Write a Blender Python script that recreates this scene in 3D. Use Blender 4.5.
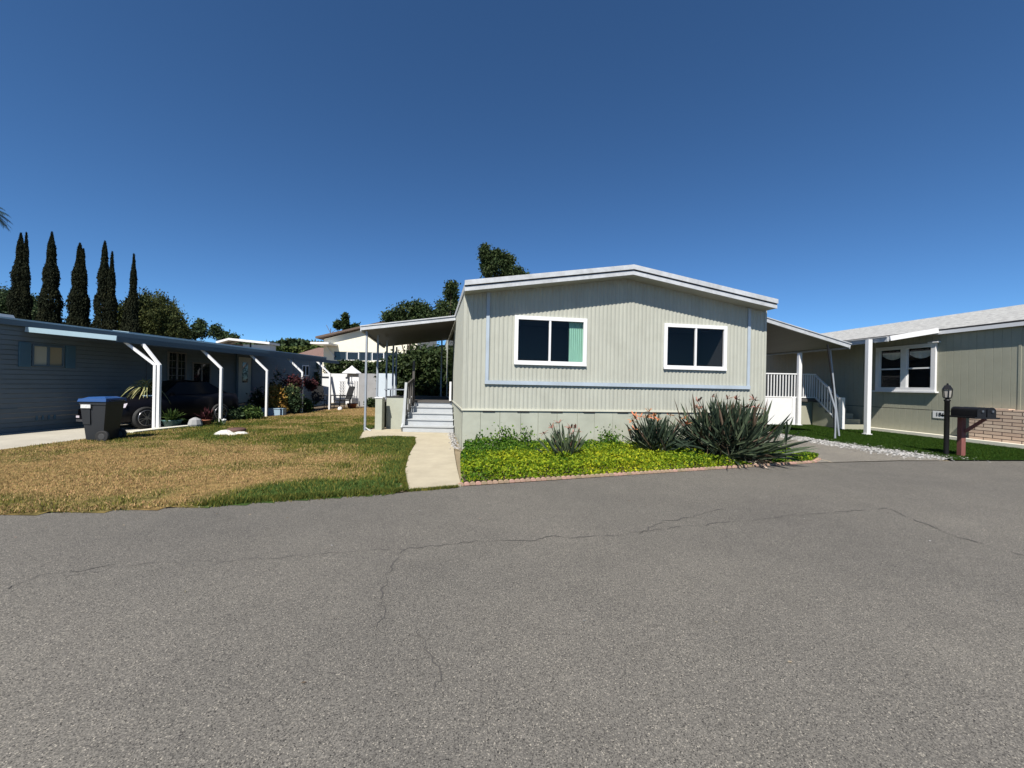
import bpy, math, random
import numpy as np
from mathutils import Vector, Matrix, noise
R = math.radians
random.seed(7); rng = np.random.default_rng(7)
scene = bpy.context.scene
for o in list(bpy.data.objects): bpy.data.objects.remove(o)
C = scene.collection

# ---------------------------------------------------------------- camera
EYE = 1.5; FPX = 400.0; ROLL = 0.02
cd = bpy.data.cameras.new('camera'); cam = bpy.data.objects.new('camera', cd); C.objects.link(cam)
cd.sensor_width = 36; cd.lens = FPX / 1024 * 36; cd.clip_start = 0.05; cd.clip_end = 5000
cd.shift_y = 0.5 / 1024
cam.matrix_world = Matrix.Translation((0, 0, EYE)) @ Matrix.Rotation(R(90), 4, 'X') @ Matrix.Rotation(math.asin(ROLL), 4, 'Z')
scene.camera = cam
# ---------------------------------------------------------------- light
SX, SY, SZ = -0.111, -0.424, 0.53
EL = math.atan2(SZ, math.hypot(SX, SY))
w = bpy.data.worlds.new('World'); scene.world = w; w.use_nodes = True
nt = w.node_tree; nt.nodes.clear()
sky = nt.nodes.new('ShaderNodeTexSky'); sky.sky_type = 'NISHITA'; sky.sun_disc = False
sky.sun_elevation = EL; sky.sun_rotation = math.atan2(SX, SY)
sky.altitude = 0; sky.air_density = 0.6; sky.dust_density = 0.0; sky.ozone_density = 5.0
bg = nt.nodes.new('ShaderNodeBackground'); bg.inputs[1].default_value = 0.075
wo = nt.nodes.new('ShaderNodeOutputWorld')
tn = nt.nodes.new('ShaderNodeMix'); tn.data_type = 'RGBA'; tn.blend_type = 'MULTIPLY'; tn.inputs[0].default_value = 1; tn.inputs[7].default_value = (.66, .96, 1.1, 1)
nt.links.new(sky.outputs[0], tn.inputs[6]); nt.links.new(tn.outputs[2], bg.inputs[0]); nt.links.new(bg.outputs[0], wo.inputs[0])
sl = bpy.data.lights.new('sun', 'SUN'); sl.energy = 5.0; sl.angle = R(0.53); sl.color = (1.0, 0.95, 0.87)
so = bpy.data.objects.new('sun', sl); C.objects.link(so)
so.rotation_euler = Vector((SX, SY, SZ)).to_track_quat('Z', 'Y').to_euler()
scene.view_settings.view_transform = 'Standard'; scene.view_settings.look = 'None'
scene.view_settings.exposure = 0.75; scene.view_settings.gamma = 1.0
scene.render.engine = 'CYCLES'

# ---------------------------------------------------------------- pixel helpers (survey of the place)
CC = math.sqrt(1 - ROLL * ROLL)
def ray(px, py):
    a, b = px - 512., py - 384.5
    return (CC * a + ROLL * b) / FPX, -(-ROLL * a + CC * b) / FPX
def at(px, py, d):
    rx, rz = ray(px, py); return Vector((rx * d, d, EYE + rz * d))
def gz(px, py, z=0.0):
    rx, rz = ray(px, py); d = (z - EYE) / rz; return Vector((rx * d, d, z))

# ---------------------------------------------------------------- materials
MATS = {}
def mat(name, col, rough=0.7, metal=0.0, var=0.0, vscale=3.0, bump=0.0, bscale=60.0, spec=0.5,
        col2=None, stretch=None, island=0.0, trans=0.0, dirt=0.0, detail=5):
    if name in MATS: return MATS[name]
    if any(q in name for q in ('leaves', 'foliage', 'blades', 'grass', 'turf', 'soil', 'earth')): spec = .12
    if any(q in name for q in ('leaves', 'foliage', 'blades')) and 'cover' not in name and max(col) < .2:
        col = tuple(v * .68 for v in col); col2 = tuple(v * .68 for v in col2) if col2 else None
    if max(col) > .25: col = tuple(v * .79 for v in col)
    if col2 and max(col2) > .25: col2 = tuple(v * .79 for v in col2)
    m = bpy.data.materials.new(name); m.use_nodes = True; MATS[name] = m
    n = m.node_tree.nodes; l = m.node_tree.links; p = n['Principled BSDF']
    p.inputs['Roughness'].default_value = rough; p.inputs['Metallic'].default_value = metal
    p.inputs['Specular IOR Level'].default_value = spec
    c = (*col, 1)
    p.inputs['Base Color'].default_value = c
    tc = n.new('ShaderNodeTexCoord'); src = tc.outputs['Object']
    if stretch:
        mp = n.new('ShaderNodeMapping'); mp.inputs['Scale'].default_value = stretch
        l.new(src, mp.inputs[0]); src = mp.outputs[0]
    out = None
    if var or col2:
        no = n.new('ShaderNodeTexNoise'); no.inputs['Scale'].default_value = vscale; no.inputs['Detail'].default_value = detail
        no.inputs['Roughness'].default_value = 0.65
        l.new(src, no.inputs['Vector'])
        cr = n.new('ShaderNodeValToRGB'); l.new(no.outputs[0], cr.inputs[0])
        cr.color_ramp.elements[0].position = 0.3; cr.color_ramp.elements[1].position = 0.7
        if col2: a, b = col, col2
        else: a = tuple(v * (1 - var) for v in col); b = tuple(min(1, v * (1 + var)) for v in col)
        cr.color_ramp.elements[0].color = (*a, 1); cr.color_ramp.elements[1].color = (*b, 1)
        out = cr.outputs[0]
    if dirt:
        d1 = n.new('ShaderNodeTexNoise'); d1.inputs['Scale'].default_value = 1.7; d1.inputs['Detail'].default_value = 8; d1.inputs['Roughness'].default_value = 0.75
        l.new(tc.outputs['Object'], d1.inputs['Vector'])
        mr = n.new('ShaderNodeMapRange'); mr.inputs[1].default_value = 0.45; mr.inputs[2].default_value = 0.8
        mr.inputs[3].default_value = 0; mr.inputs[4].default_value = dirt
        l.new(d1.outputs[0], mr.inputs[0])
        mx = n.new('ShaderNodeMix'); mx.data_type = 'RGBA'
        l.new(mr.outputs[0], mx.inputs[0])
        if out: l.new(out, mx.inputs[6])
        else: mx.inputs[6].default_value = c
        mx.inputs[7].default_value = (col[0] * .45, col[1] * .42, col[2] * .36, 1)
        out = mx.outputs[2]
    if island:
        ge = n.new('ShaderNodeNewGeometry')
        hs = n.new('ShaderNodeHueSaturation')
        m1 = n.new('ShaderNodeMapRange'); m1.inputs[3].default_value = 1 - island; m1.inputs[4].default_value = 1 + island
        l.new(ge.outputs['Random Per Island'], m1.inputs[0]); l.new(m1.outputs[0], hs.inputs['Value'])
        m2 = n.new('ShaderNodeMapRange'); m2.inputs[3].default_value = 0.5 + .03; m2.inputs[4].default_value = 0.5 - .03
        l.new(ge.outputs['Random Per Island'], m2.inputs[0]); l.new(m2.outputs[0], hs.inputs['Hue'])
        if out: l.new(out, hs.inputs['Color'])
        else: hs.inputs['Color'].default_value = c
        out = hs.outputs[0]
    if out: l.new(out, p.inputs['Base Color'])
    if bump:
        bn = n.new('ShaderNodeTexNoise'); bn.inputs['Scale'].default_value = bscale; bn.inputs['Detail'].default_value = 4
        l.new(src, bn.inputs['Vector'])
        bm = n.new('ShaderNodeBump'); bm.inputs['Strength'].default_value = bump; bm.inputs['Distance'].default_value = 0.02
        l.new(bn.outputs[0], bm.inputs['Height']); l.new(bm.outputs[0], p.inputs['Normal'])
    if trans:
        tr = n.new('ShaderNodeBsdfTranslucent'); ms = n.new('ShaderNodeMixShader'); ms.inputs[0].default_value = trans
        if out: l.new(out, tr.inputs[0])
        else: tr.inputs[0].default_value = c
        o = n['Material Output']; l.new(p.outputs[0], ms.inputs[1]); l.new(tr.outputs[0], ms.inputs[2]); l.new(ms.outputs[0], o.inputs[0])
    return m

def glass(name, tint=(0.93, 0.95, 0.95), refl=0.08):
    m = bpy.data.materials.new(name); m.use_nodes = True; n = m.node_tree.nodes; l = m.node_tree.links
    n.remove(n['Principled BSDF']); o = n['Material Output']
    t = n.new('ShaderNodeBsdfTransparent'); t.inputs[0].default_value = (*tint, 1)
    g = n.new('ShaderNodeBsdfGlossy'); g.inputs['Roughness'].default_value = 0.02
    lw = n.new('ShaderNodeLayerWeight'); lw.inputs[0].default_value = .5; pw = n.new('ShaderNodeMath'); pw.operation = 'POWER'; pw.inputs[1].default_value = 4; l.new(lw.outputs['Facing'], pw.inputs[0]); fr = n.new('ShaderNodeMath'); fr.operation = 'MULTIPLY_ADD'; fr.inputs[1].default_value = .8; fr.inputs[2].default_value = .022; l.new(pw.outputs[0], fr.inputs[0])
    mx = n.new('ShaderNodeMixShader'); l.new(fr.outputs[0], mx.inputs[0]); l.new(t.outputs[0], mx.inputs[1]); l.new(g.outputs[0], mx.inputs[2])
    l.new(mx.outputs[0], o.inputs[0]); return m

M = dict(
 siding=mat('painted_aluminium_siding', (.43, .435, .37), .6, var=.075, vscale=3.0, stretch=(2.2, 2.2, .22), dirt=.24, bump=.06, bscale=30),
 skirt=mat('skirting_panel', (.41, .425, .35), .6, var=.08, vscale=2.0, dirt=.30),
 cream=mat('cream_trim', (.62, .61, .5), .6, var=.05, dirt=.2),
 trim=mat('pale_blue_trim', (.41, .475, .54), .55, var=.06, dirt=.25),
 white=mat('white_paint', (.78, .78, .78), .5, var=.03, dirt=.08),
 vinyl=mat('white_vinyl', (.82, .82, .82), .35),
 gutter=mat('white_gutter', (.52, .54, .56), .5, var=.14, vscale=7, dirt=.6),
 roofwhite=mat('coated_roof', (.6, .6, .58), .8, var=.12, vscale=8, bump=.3, dirt=.3),
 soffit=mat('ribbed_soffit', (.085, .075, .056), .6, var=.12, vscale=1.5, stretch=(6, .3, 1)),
 dark=mat('dark_gap', (.015, .015, .017), .8),
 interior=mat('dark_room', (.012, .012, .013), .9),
 curtain=mat('green_curtain', (.24, .46, .35), .8, var=.12, vscale=9, stretch=(4, 4, .4)),
 blind=mat('white_blind', (.6, .62, .6), .7),
 olive=mat('sage_siding', (.35, .345, .265), .75, var=.05, vscale=1.5, dirt=.15, bump=.1, bscale=80),
 shingle=mat('pale_shingles', (.40, .40, .385), .95, var=.45, vscale=7, bump=.8, bscale=60, stretch=(1, 1, 3)),
 concrete=mat('concrete', (.46, .405, .295), .9, var=.10, vscale=2.5, bump=.25, bscale=90, dirt=.25),
 drive=mat('driveway_concrete', (.46, .43, .36), .9, var=.1, vscale=1.0, bump=.2, bscale=60, dirt=.3),
 kerb=mat('pale_concrete_kerb', (.72, .69, .58), .85, var=.08, dirt=.2),
 soil=mat('dry_soil', (.13, .10, .07), 1, var=.3, vscale=6, bump=.6, bscale=30),
 earth=mat('earth', (.22, .18, .12), 1, var=.25, vscale=.4, bump=.3, bscale=8),
 bluewall=mat('blue_grey_lap_siding', (.115, .14, .148), .55, var=.06, vscale=2, dirt=.3),
 bluetrim=mat('blue_fascia', (.065, .10, .125), .55, dirt=.25),
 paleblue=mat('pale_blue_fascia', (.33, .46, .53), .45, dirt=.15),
 blueroof=mat('grey_blue_roof', (.30, .35, .37), .6, var=.2, vscale=3, dirt=.3),
 shutter=mat('teal_shutter', (.05, .11, .15), .6),
 tanpane=mat('tan_blind', (.25, .21, .13), .6),
 creampane=mat('cream_blind', (.42, .41, .32), .6),
 blackm=mat('black_metal', (.008, .008, .009), .45, spec=.3),
 brownpost=mat('red_brown_post', (.16, .055, .045), .75, var=.3, vscale=10, stretch=(8, 8, .6)),
 steel=mat('grey_steel_post', (.30, .33, .37), .45, var=.1, dirt=.2),
 greydeck=mat('grey_deck_paint', (.43, .45, .465), .6, var=.08, vscale=5, stretch=(1, 6, 6), dirt=.25),
 deckdark=mat('dark_deck', (.06, .055, .05), .8),
 turf=mat('artificial_turf', (.022, .058, .004), .9, var=.35, vscale=60, bump=.8, bscale=250),
 binbody=mat('black_bin_plastic', (.013, .0145, .017), .5, bump=.05, bscale=200),
 binlid=mat('blue_bin_lid', (.014, .055, .17), .4),
 paper=mat('white_label', (.7, .7, .68), .6, var=.3, vscale=30),
 rubber=mat('rubber', (.012, .012, .012), .8),
 carpaint=mat('black_car_paint', (.004, .004, .006), .3, spec=.15),
 chrome=mat('alloy', (.2, .2, .21), .3, metal=.8),
 lamp=mat('headlamp_glass', (.55, .5, .55), .1),
 stone=mat('white_stone', (.6, .58, .52), .9, var=.2, vscale=10, bump=.5, bscale=20),
 pebble=mat('white_pebbles', (.28, .275, .265), .9, island=.75),
 bark=mat('bark', (.09, .065, .045), .95, var=.3, vscale=8, bump=.8, bscale=20, stretch=(3, 3, .6)),
 cypress=mat('cypress_foliage', (.012, .018, .010), .9, island=.35, col2=(.026, .030, .013), vscale=.9),
 leafdark=mat('dark_leaves', (.028, .055, .018), .6, island=.6, col2=(.06, .085, .03), vscale=.8, trans=.15),
 leafolive=mat('olive_leaves', (.045, .062, .018), .7, island=.4, col2=(.085, .10, .032), vscale=.6, trans=.15),
 leafmid=mat('mid_green_leaves', (.04, .08, .03), .7, island=.5, col2=(.07, .10, .05), vscale=.5, trans=.15),
 hedge=mat('hedge_leaves', (.05, .085, .02), .7, island=.5, col2=(.10, .13, .035), vscale=.3, trans=.15),
 leafgold=mat('golden_leaves', (.22, .14, .03), .7, island=.4),
 leafred=mat('dark_red_leaves', (.075, .022, .024), .7, island=.5),
 leafpale=mat('pale_spiky_leaves', (.32, .32, .14), .6, island=.4, trans=.2),
 leafbright=mat('bright_potted_leaves', (.07, .12, .03), .6, island=.5, trans=.2),
 paradise=mat('bird_of_paradise_leaves', (.035, .055, .035), .38, island=.5, trans=.1),
 paradisebrown=mat('browning_blades', (.11, .08, .055), .6, island=.4),
 paradisegrey=mat('grey_green_blades', (.09, .12, .07), .45, island=.4, trans=.1),
 deadleaf=mat('dead_leaves', (.36, .30, .22), .9, island=.4),
 orange=mat('withered_orange_bloom', (.42, .17, .06), .7, island=.5),
 purplebloom=mat('withered_brown_bloom', (.18, .09, .06), .7, island=.5),
 pink=mat('pink_bloom', (.7, .45, .4), .7, island=.3),
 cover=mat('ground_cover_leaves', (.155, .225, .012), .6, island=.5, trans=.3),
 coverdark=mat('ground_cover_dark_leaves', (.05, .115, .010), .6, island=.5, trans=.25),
 coveryel=mat('ground_cover_yellow_leaves', (.36, .41, .02), .6, island=.4, trans=.3),
 gdry=mat('dry_grass', (.43, .31, .135), .9, island=.4, trans=.2),
 ggreen=mat('green_grass', (.155, .15, .03), .8, island=.45, trans=.25),
 gdark=mat('dark_green_grass', (.06, .09, .018), .8, island=.4, trans=.25),
 creamwall=mat('cream_stucco', (.82, .77, .62), .9, var=.04, vscale=.5),
 brownroof=mat('brown_roof', (.10, .07, .055), .9, var=.2, vscale=6),
 redroof=mat('weathered_brown_shingles', (.14, .085, .07), .9, var=.3, vscale=8),
 block=mat('grey_block_wall', (.33, .33, .33), .9, var=.12, vscale=3),
 blockwhite=mat('pale_painted_wall', (.55, .62, .68), .85, var=.05),
 terracotta=mat('terracotta', (.35, .13, .07), .85, var=.2, vscale=8),
 glazed=mat('blue_green_pot', (.06, .13, .13), .4),
 bluepot=mat('pale_blue_pot', (.30, .42, .52), .5),
 scallop=mat('scalloped_brick_edging', (.40, .27, .19), .9, island=.25, var=.15, vscale=12),
 fabric=mat('black_fabric', (.008, .008, .009), .9),
)
MG = glass('window_glass')
M['glass'] = MG
M['dimframe'] = mat('taupe_window_frame', (.17, .155, .135), .7)
M['carglass'] = mat('car_glass', (.004, .004, .005), .3, spec=.15)
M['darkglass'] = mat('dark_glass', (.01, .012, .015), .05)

# brick material for the planter
def brickmat():
    m = bpy.data.materials.new('long_buff_brick'); m.use_nodes = True; n = m.node_tree.nodes; l = m.node_tree.links; p = n['Principled BSDF']
    tc = n.new('ShaderNodeTexCoord'); mp = n.new('ShaderNodeMapping'); mp.inputs['Rotation'].default_value = (R(-90), 0, 0)
    sp = n.new('ShaderNodeSeparateXYZ'); cb = n.new('ShaderNodeCombineXYZ'); l.new(tc.outputs['Object'], sp.inputs[0])
    l.new(sp.outputs[1], cb.inputs[0]); l.new(sp.outputs[2], cb.inputs[1])
    b = n.new('ShaderNodeTexBrick'); l.new(cb.outputs[0], b.inputs['Vector'])
    b.inputs['Color1'].default_value = (.50, .35, .26, 1); b.inputs['Color2'].default_value = (.60, .46, .35, 1); b.inputs['Mortar'].default_value = (.07, .045, .035, 1)
    b.inputs['Scale'].default_value = 1; b.inputs['Mortar Size'].default_value = .010; b.inputs['Brick Width'].default_value = .42; b.inputs['Row Height'].default_value = .10
    b.inputs['Bias'].default_value = 0.1
    no = n.new('ShaderNodeTexNoise'); no.inputs['Scale'].default_value = 14; l.new(tc.outputs['Object'], no.inputs['Vector'])
    mx = n.new('ShaderNodeMix'); mx.data_type = 'RGBA'; mx.blend_type = 'MULTIPLY'; mx.inputs[0].default_value = .25
    l.new(b.outputs[0], mx.inputs[6]); l.new(no.outputs[0], mx.inputs[7]); l.new(mx.outputs[2], p.inputs['Base Color'])
    bm = n.new('ShaderNodeBump'); bm.inputs['Strength'].default_value = .8; bm.inputs['Distance'].default_value = .01; bm.invert = True
    l.new(b.outputs['Fac'], bm.inputs['Height']); l.new(bm.outputs[0], p.inputs['Normal']); p.inputs['Roughness'].default_value = .9
    return m
M['brick'] = brickmat()

def asphalt(name, base, fine=1.0, brown=0.0):
    m = bpy.data.materials.new(name); m.use_nodes = True; n = m.node_tree.nodes; l = m.node_tree.links; p = n['Principled BSDF']
    tc = n.new('ShaderNodeTexCoord'); co = tc.outputs['Object']
    def noi(s, d=4, r=.6):
        x = n.new('ShaderNodeTexNoise'); x.inputs['Scale'].default_value = s; x.inputs['Detail'].default_value = d; x.inputs['Roughness'].default_value = r
        l.new(co, x.inputs['Vector']); return x.outputs[0]
    def ramp(i, a, b, ca, cb):
        x = n.new('ShaderNodeValToRGB'); x.color_ramp.elements[0].position = a; x.color_ramp.elements[1].position = b
        x.color_ramp.elements[0].color = (*ca, 1); x.color_ramp.elements[1].color = (*cb, 1); l.new(i, x.inputs[0]); return x.outputs[0]
    def mul(a, b, f=1, t='MULTIPLY'):
        x = n.new('ShaderNodeMix'); x.data_type = 'RGBA'; x.blend_type = t; x.inputs[0].default_value = f
        l.new(a, x.inputs[6]); l.new(b, x.inputs[7]); return x.outputs[2]
    vo = n.new('ShaderNodeTexVoronoi'); vo.inputs['Scale'].default_value = 215; l.new(co, vo.inputs['Vector'])
    hs = n.new('ShaderNodeSeparateColor'); l.new(vo.outputs['Color'], hs.inputs[0])
    agg = ramp(hs.outputs[0], .0, 1, (.52, .52, .52), (1.3, 1.29, 1.27)); sp = ramp(hs.outputs[2], .90, .96, (1, 1, 1), (1.9, 1.87, 1.78)); dk = ramp(hs.outputs[1], .04, .10, (.22, .22, .23), (1, 1, 1)); agg = mul(mul(agg, sp), dk)
    gr = ramp(noi(60, 3, .7), .3, .7, (.88, .88, .88), (1.12, 1.12, 1.1))
    big = ramp(noi(.35, 5), .3, .7, (.84, .84, .85), (1.14, 1.13, 1.11))
    med = ramp(noi(2.2, 6, .7), .3, .7, (.93, .93, .93), (1.06, 1.06, 1.06))
    bc = n.new('ShaderNodeRGB'); bc.outputs[0].default_value = (*base, 1)
    c = mul(mul(mul(mul(bc.outputs[0], agg), gr), big), med)
    l.new(c, p.inputs['Base Color'])
    p.inputs['Roughness'].default_value = .85; p.inputs['Specular IOR Level'].default_value = .3
    bm = n.new('ShaderNodeBump'); bm.inputs['Strength'].default_value = .7; bm.inputs['Distance'].default_value = .008
    l.new(hs.outputs[1], bm.inputs['Height']); 
    b2 = n.new('ShaderNodeBump'); b2.inputs['Strength'].default_value = .2; b2.inputs['Distance'].default_value = .02
    l.new(noi(40, 5, .7), b2.inputs['Height']); l.new(bm.outputs[0], b2.inputs['Normal']); l.new(b2.outputs[0], p.inputs['Normal'])
    return m
M['asphalt'] = asphalt('asphalt', (.137, .129, .116))
M['olddrive'] = asphalt('old_asphalt', (.21, .195, .17))
def lawnmat():
    m = bpy.data.materials.new('lawn_soil'); m.use_nodes = True; n = m.node_tree.nodes; l = m.node_tree.links; p = n['Principled BSDF']
    at_ = n.new('ShaderNodeAttribute'); at_.attribute_name = 'dry'
    tc = n.new('ShaderNodeTexCoord'); no = n.new('ShaderNodeTexNoise'); no.inputs['Scale'].default_value = 9; no.inputs['Detail'].default_value = 8; l.new(tc.outputs['Object'], no.inputs['Vector'])
    cr = n.new('ShaderNodeValToRGB'); cr.color_ramp.elements[0].position = .25; cr.color_ramp.elements[0].color = (.045, .08, .02, 1)
    cr.color_ramp.elements[1].position = .75; cr.color_ramp.elements[1].color = (.20, .135, .055, 1)
    l.new(at_.outputs['Fac'], cr.inputs[0])
    mr = n.new('ShaderNodeValToRGB'); mr.color_ramp.elements[0].position = .3; mr.color_ramp.elements[1].position = .7
    mr.color_ramp.elements[0].color = (.45, .45, .45, 1); mr.color_ramp.elements[1].color = (1.25, 1.25, 1.25, 1); l.new(no.outputs[0], mr.inputs[0])
    mx = n.new('ShaderNodeMix'); mx.data_type = 'RGBA'; mx.blend_type = 'MULTIPLY'; mx.inputs[0].default_value = 1
    l.new(cr.outputs[0], mx.inputs[6]); l.new(mr.outputs[0], mx.inputs[7]); l.new(mx.outputs[2], p.inputs['Base Color']); p.inputs['Roughness'].default_value = 1; p.inputs['Specular IOR Level'].default_value = .05
    bm = n.new('ShaderNodeBump'); bm.inputs['Strength'].default_value = .8; bm.inputs['Distance'].default_value = .03; l.new(no.outputs[0], bm.inputs['Height']); l.new(bm.outputs[0], p.inputs['Normal'])
    return m
M['lawn'] = lawnmat()

# ---------------------------------------------------------------- mesh builder
def V(*a): return Vector(a)
class MB:
    def __init__(s): s.v = []; s.f = []; s.mi = []; s.cur = 0; s.smooth = set()
    def add(s, vs, fs, smooth=False):
        k = len(s.v); s.v += [tuple(v) for v in vs]
        for f in fs:
            if smooth: s.smooth.add(len(s.f))
            s.f.append([i + k for i in f]); s.mi.append(s.cur)
        return s
    def quad(s, *p): return s.add(p, [list(range(len(p)))])
    def hexa(s, b, t):  # bottom 4, top 4 (same winding, ccw from above)
        return s.add(list(b) + list(t), [[3, 2, 1, 0], [4, 5, 6, 7], [0, 1, 5, 4], [1, 2, 6, 5], [2, 3, 7, 6], [3, 0, 4, 7]])
    def box(s, a, b):
        x0, y0, z0 = a; x1, y1, z1 = b
        return s.hexa([(x0, y0, z0), (x1, y0, z0), (x1, y1, z0), (x0, y1, z0)], [(x0, y0, z1), (x1, y0, z1), (x1, y1, z1), (x0, y1, z1)])
    def prism(s, poly, z0, z1):
        n = len(poly); b = [(p[0], p[1], z0) for p in poly]; t = [(p[0], p[1], z1) for p in poly]
        return s.add(b + t, [list(range(n))[::-1], list(range(n, 2 * n))] + [[i, (i + 1) % n, n + (i + 1) % n, n + i] for i in range(n)])
    def bar(s, p, q, wd, hg=None, up=(0, 0, 1)):
        p = Vector(p); q = Vector(q); hg = hg or wd; d = (q - p).normalized(); up = Vector(up)
        if abs(d.dot(up)) > .98: up = Vector((0, 1, 0))
        r = d.cross(up).normalized(); uu = r.cross(d)
        c = [(-1, -1), (1, -1), (1, 1), (-1, 1)]
        a = [p + r * (x * wd / 2) + uu * (y * hg / 2) for x, y in c]; b = [q + r * (x * wd / 2) + uu * (y * hg / 2) for x, y in c]
        return s.add(a + b, [[3, 2, 1, 0], [4, 5, 6, 7], [0, 1, 5, 4], [1, 2, 6, 5], [2, 3, 7, 6], [3, 0, 4, 7]])
    def tube(s, pts, rad, n=8, cap=True):
        pts = [Vector(p) for p in pts]; vs = []; fs = []
        if not hasattr(rad, '__len__'): rad = [rad] * len(pts)
        ref = Vector((0.3, 0.9, 0.1))
        for i, p in enumerate(pts):
            d = (pts[min(i + 1, len(pts) - 1)] - pts[max(i - 1, 0)]).normalized()
            r = d.cross(ref)
            if r.length < .1: r = d.cross(Vector((1, 0, 0)))
            r.normalize(); u2 = r.cross(d)
            for k in range(n):
                a = 2 * math.pi * k / n; vs.append(p + (r * math.cos(a) + u2 * math.sin(a)) * rad[i])
        for i in range(len(pts) - 1):
            for k in range(n):
                a = i * n + k; b = i * n + (k + 1) % n; fs.append([a, b, b + n, a + n])
        s.add(vs, fs, True)
        if cap: s.add(vs[:n], [list(range(n))]); s.add(vs[-n:], [list(range(n))[::-1]])
        return s
    def lathe(s, c, prof, n=16, smooth=True):
        vs = []; fs = []
        for r, z in prof:
            for k in range(n):
                a = 2 * math.pi * k / n; vs.append((c[0] + r * math.cos(a), c[1] + r * math.sin(a), c[2] + z))
        for i in range(len(prof) - 1):
            for k in range(n):
                a = i * n + k; b = i * n + (k + 1) % n; fs.append([a, b, b + n, a + n])
        return s.add(vs, fs, smooth)
    def build(s, name, m, parent=None, loc=None):
        me = bpy.data.meshes.new(name)
        off = Vector((0, 0, 0))
        if parent is not None:
            q = parent
            while q is not None: off += Vector(q.location); q = q.parent
        if loc is not None: off = Vector(loc)
        me.from_pydata([(v[0] - off[0], v[1] - off[1], v[2] - off[2]) for v in s.v], [], s.f)
        ms = m if isinstance(m, (list, tuple)) else [m]
        for x in ms: me.materials.append(M[x] if isinstance(x, str) else x)
        me.polygons.foreach_set('material_index', s.mi)
        if s.smooth:
            fl = np.zeros(len(s.f), dtype=bool); fl[list(s.smooth)] = True; me.polygons.foreach_set('use_smooth', fl)
        me.update()
        o = bpy.data.objects.new(name, me); C.objects.link(o)
        if parent is not None: o.parent = parent
        if loc is not None: o.location = loc
        return o

def quads_obj(name, verts, mats, mi=None, parent=None, loc=None):   # verts (N,4,3) numpy
    n = len(verts); me = bpy.data.meshes.new(name)
    off = np.zeros(3)
    q = parent
    while q is not None: off += np.array(q.location); q = q.parent
    if loc is not None: off = np.array(loc)
    vv = (verts.reshape(-1, 3) - off).astype(np.float32)
    k = verts.shape[1]
    me.vertices.add(n * k); me.vertices.foreach_set('co', vv.ravel())
    me.loops.add(n * k); me.loops.foreach_set('vertex_index', np.arange(n * k, dtype=np.int32))
    me.polygons.add(n); me.polygons.foreach_set('loop_start', np.arange(0, n * k, k, dtype=np.int32))
    for x in mats: me.materials.append(M[x])
    if mi is not None: me.polygons.foreach_set('material_index', mi.astype(np.int32))
    me.update(calc_edges=True)
    o = bpy.data.objects.new(name, me); C.objects.link(o)
    if parent is not None: o.parent = parent
    if loc is not None: o.location = loc
    return o
def tag(o, label, cat, group=None):
    o['label'] = label; o['category'] = cat
    if group: o['group'] = group
    return o
def thing(name, label, cat, loc, group=None):
    o = bpy.data.objects.new(name, None); o.empty_display_size = .1; C.objects.link(o); o.location = loc
    return tag(o, label, cat, group)
def struct(o, kind='structure', label=None):
    o['kind'] = kind
    if label: o['label'] = label
    return o
def part_label(o, s): o['label'] = s; return o
def dup(root, loc, label):
    bpy.context.view_layer.update()
    r = root.copy(); C.objects.link(r); r.location = loc; r['label'] = label
    for ch in [x for x in bpy.data.objects if x.parent is root]:
        c = ch.copy(); C.objects.link(c); c.parent = r
        for g in [x for x in bpy.data.objects if x.parent is ch]:
            d = g.copy(); C.objects.link(d); d.parent = c
    return r

class Frame:  # t along, o outward (negative goes inwards along vin), z
    def __init__(s, A, u, vin, n=None):
        s.A = Vector((A[0], A[1], 0)); s.u = Vector((u[0], u[1], 0)).normalized(); s.vin = Vector((vin[0], vin[1], 0)).normalized()
        s.n = Vector((s.u.y, -s.u.x, 0)) if n is None else Vector((n[0], n[1], 0)).normalized()
    def P(s, t, o, z):
        return s.A + s.u * t + (s.n * o if o >= 0 else s.vin * (-o)) + Vector((0, 0, z))
    def box(s, mb, t0, t1, o0, o1, z0, z1, z0b=None, z1b=None):
        # z0b/z1b: heights at t1
        zb0 = z0 if z0b is None else z0b; zb1 = z1 if z1b is None else z1b
        return mb.hexa([s.P(t0, o0, z0), s.P(t0, o1, z0), s.P(t1, o1, zb0), s.P(t1, o0, zb0)],
                       [s.P(t0, o0, z1), s.P(t0, o1, z1), s.P(t1, o1, zb1), s.P(t1, o0, zb1)])
def profile_wall(fr, prof, z0, ztop, holes=(), mb=None):
    """prof: list of (t, o); strips between; ztop function(t); holes (t0,t1,z0,z1)"""
    mb = mb or MB(); ts = [p[0] for p in prof]; os_ = [p[1] for p in prof]
    extra = [h[i] for h in holes for i in (0, 1)]
    allt = sorted(set(ts + [e for e in extra if ts[0] < e < ts[-1]]))
    oi = lambda t: float(np.interp(t, ts, os_))
    for a, b in zip(allt[:-1], allt[1:]):
        if b - a < 1e-5: continue
        mid = (a + b) / 2; segs = [(z0, None)]
        for h in holes:
            if h[0] < mid < h[1]: segs = [(z0, h[2]), (h[3], None)]
        for s0, s1 in segs:
            za = ztop(a) if s1 is None else s1; zb = ztop(b) if s1 is None else s1
            mb.quad(fr.P(a, oi(a), s0), fr.P(b, oi(b), s0), fr.P(b, oi(b), zb), fr.P(a, oi(a), za))
    return mb
def corrug(t0, t1, per=.1, dep=.014):
    out = []; t = t0
    while t < t1 - 1e-6:
        for d, o in ((0, 0), (.30, 0), (.45, dep), (.85, dep), (1.0, 0)):
            x = t + d * per
            if x <= t1 and (not out or x > out[-1][0] + 1e-5): out.append((x, o))
        t += per
    out.append((t1, 0)) if out[-1][0] < t1 - 1e-5 else None
    return out
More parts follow.
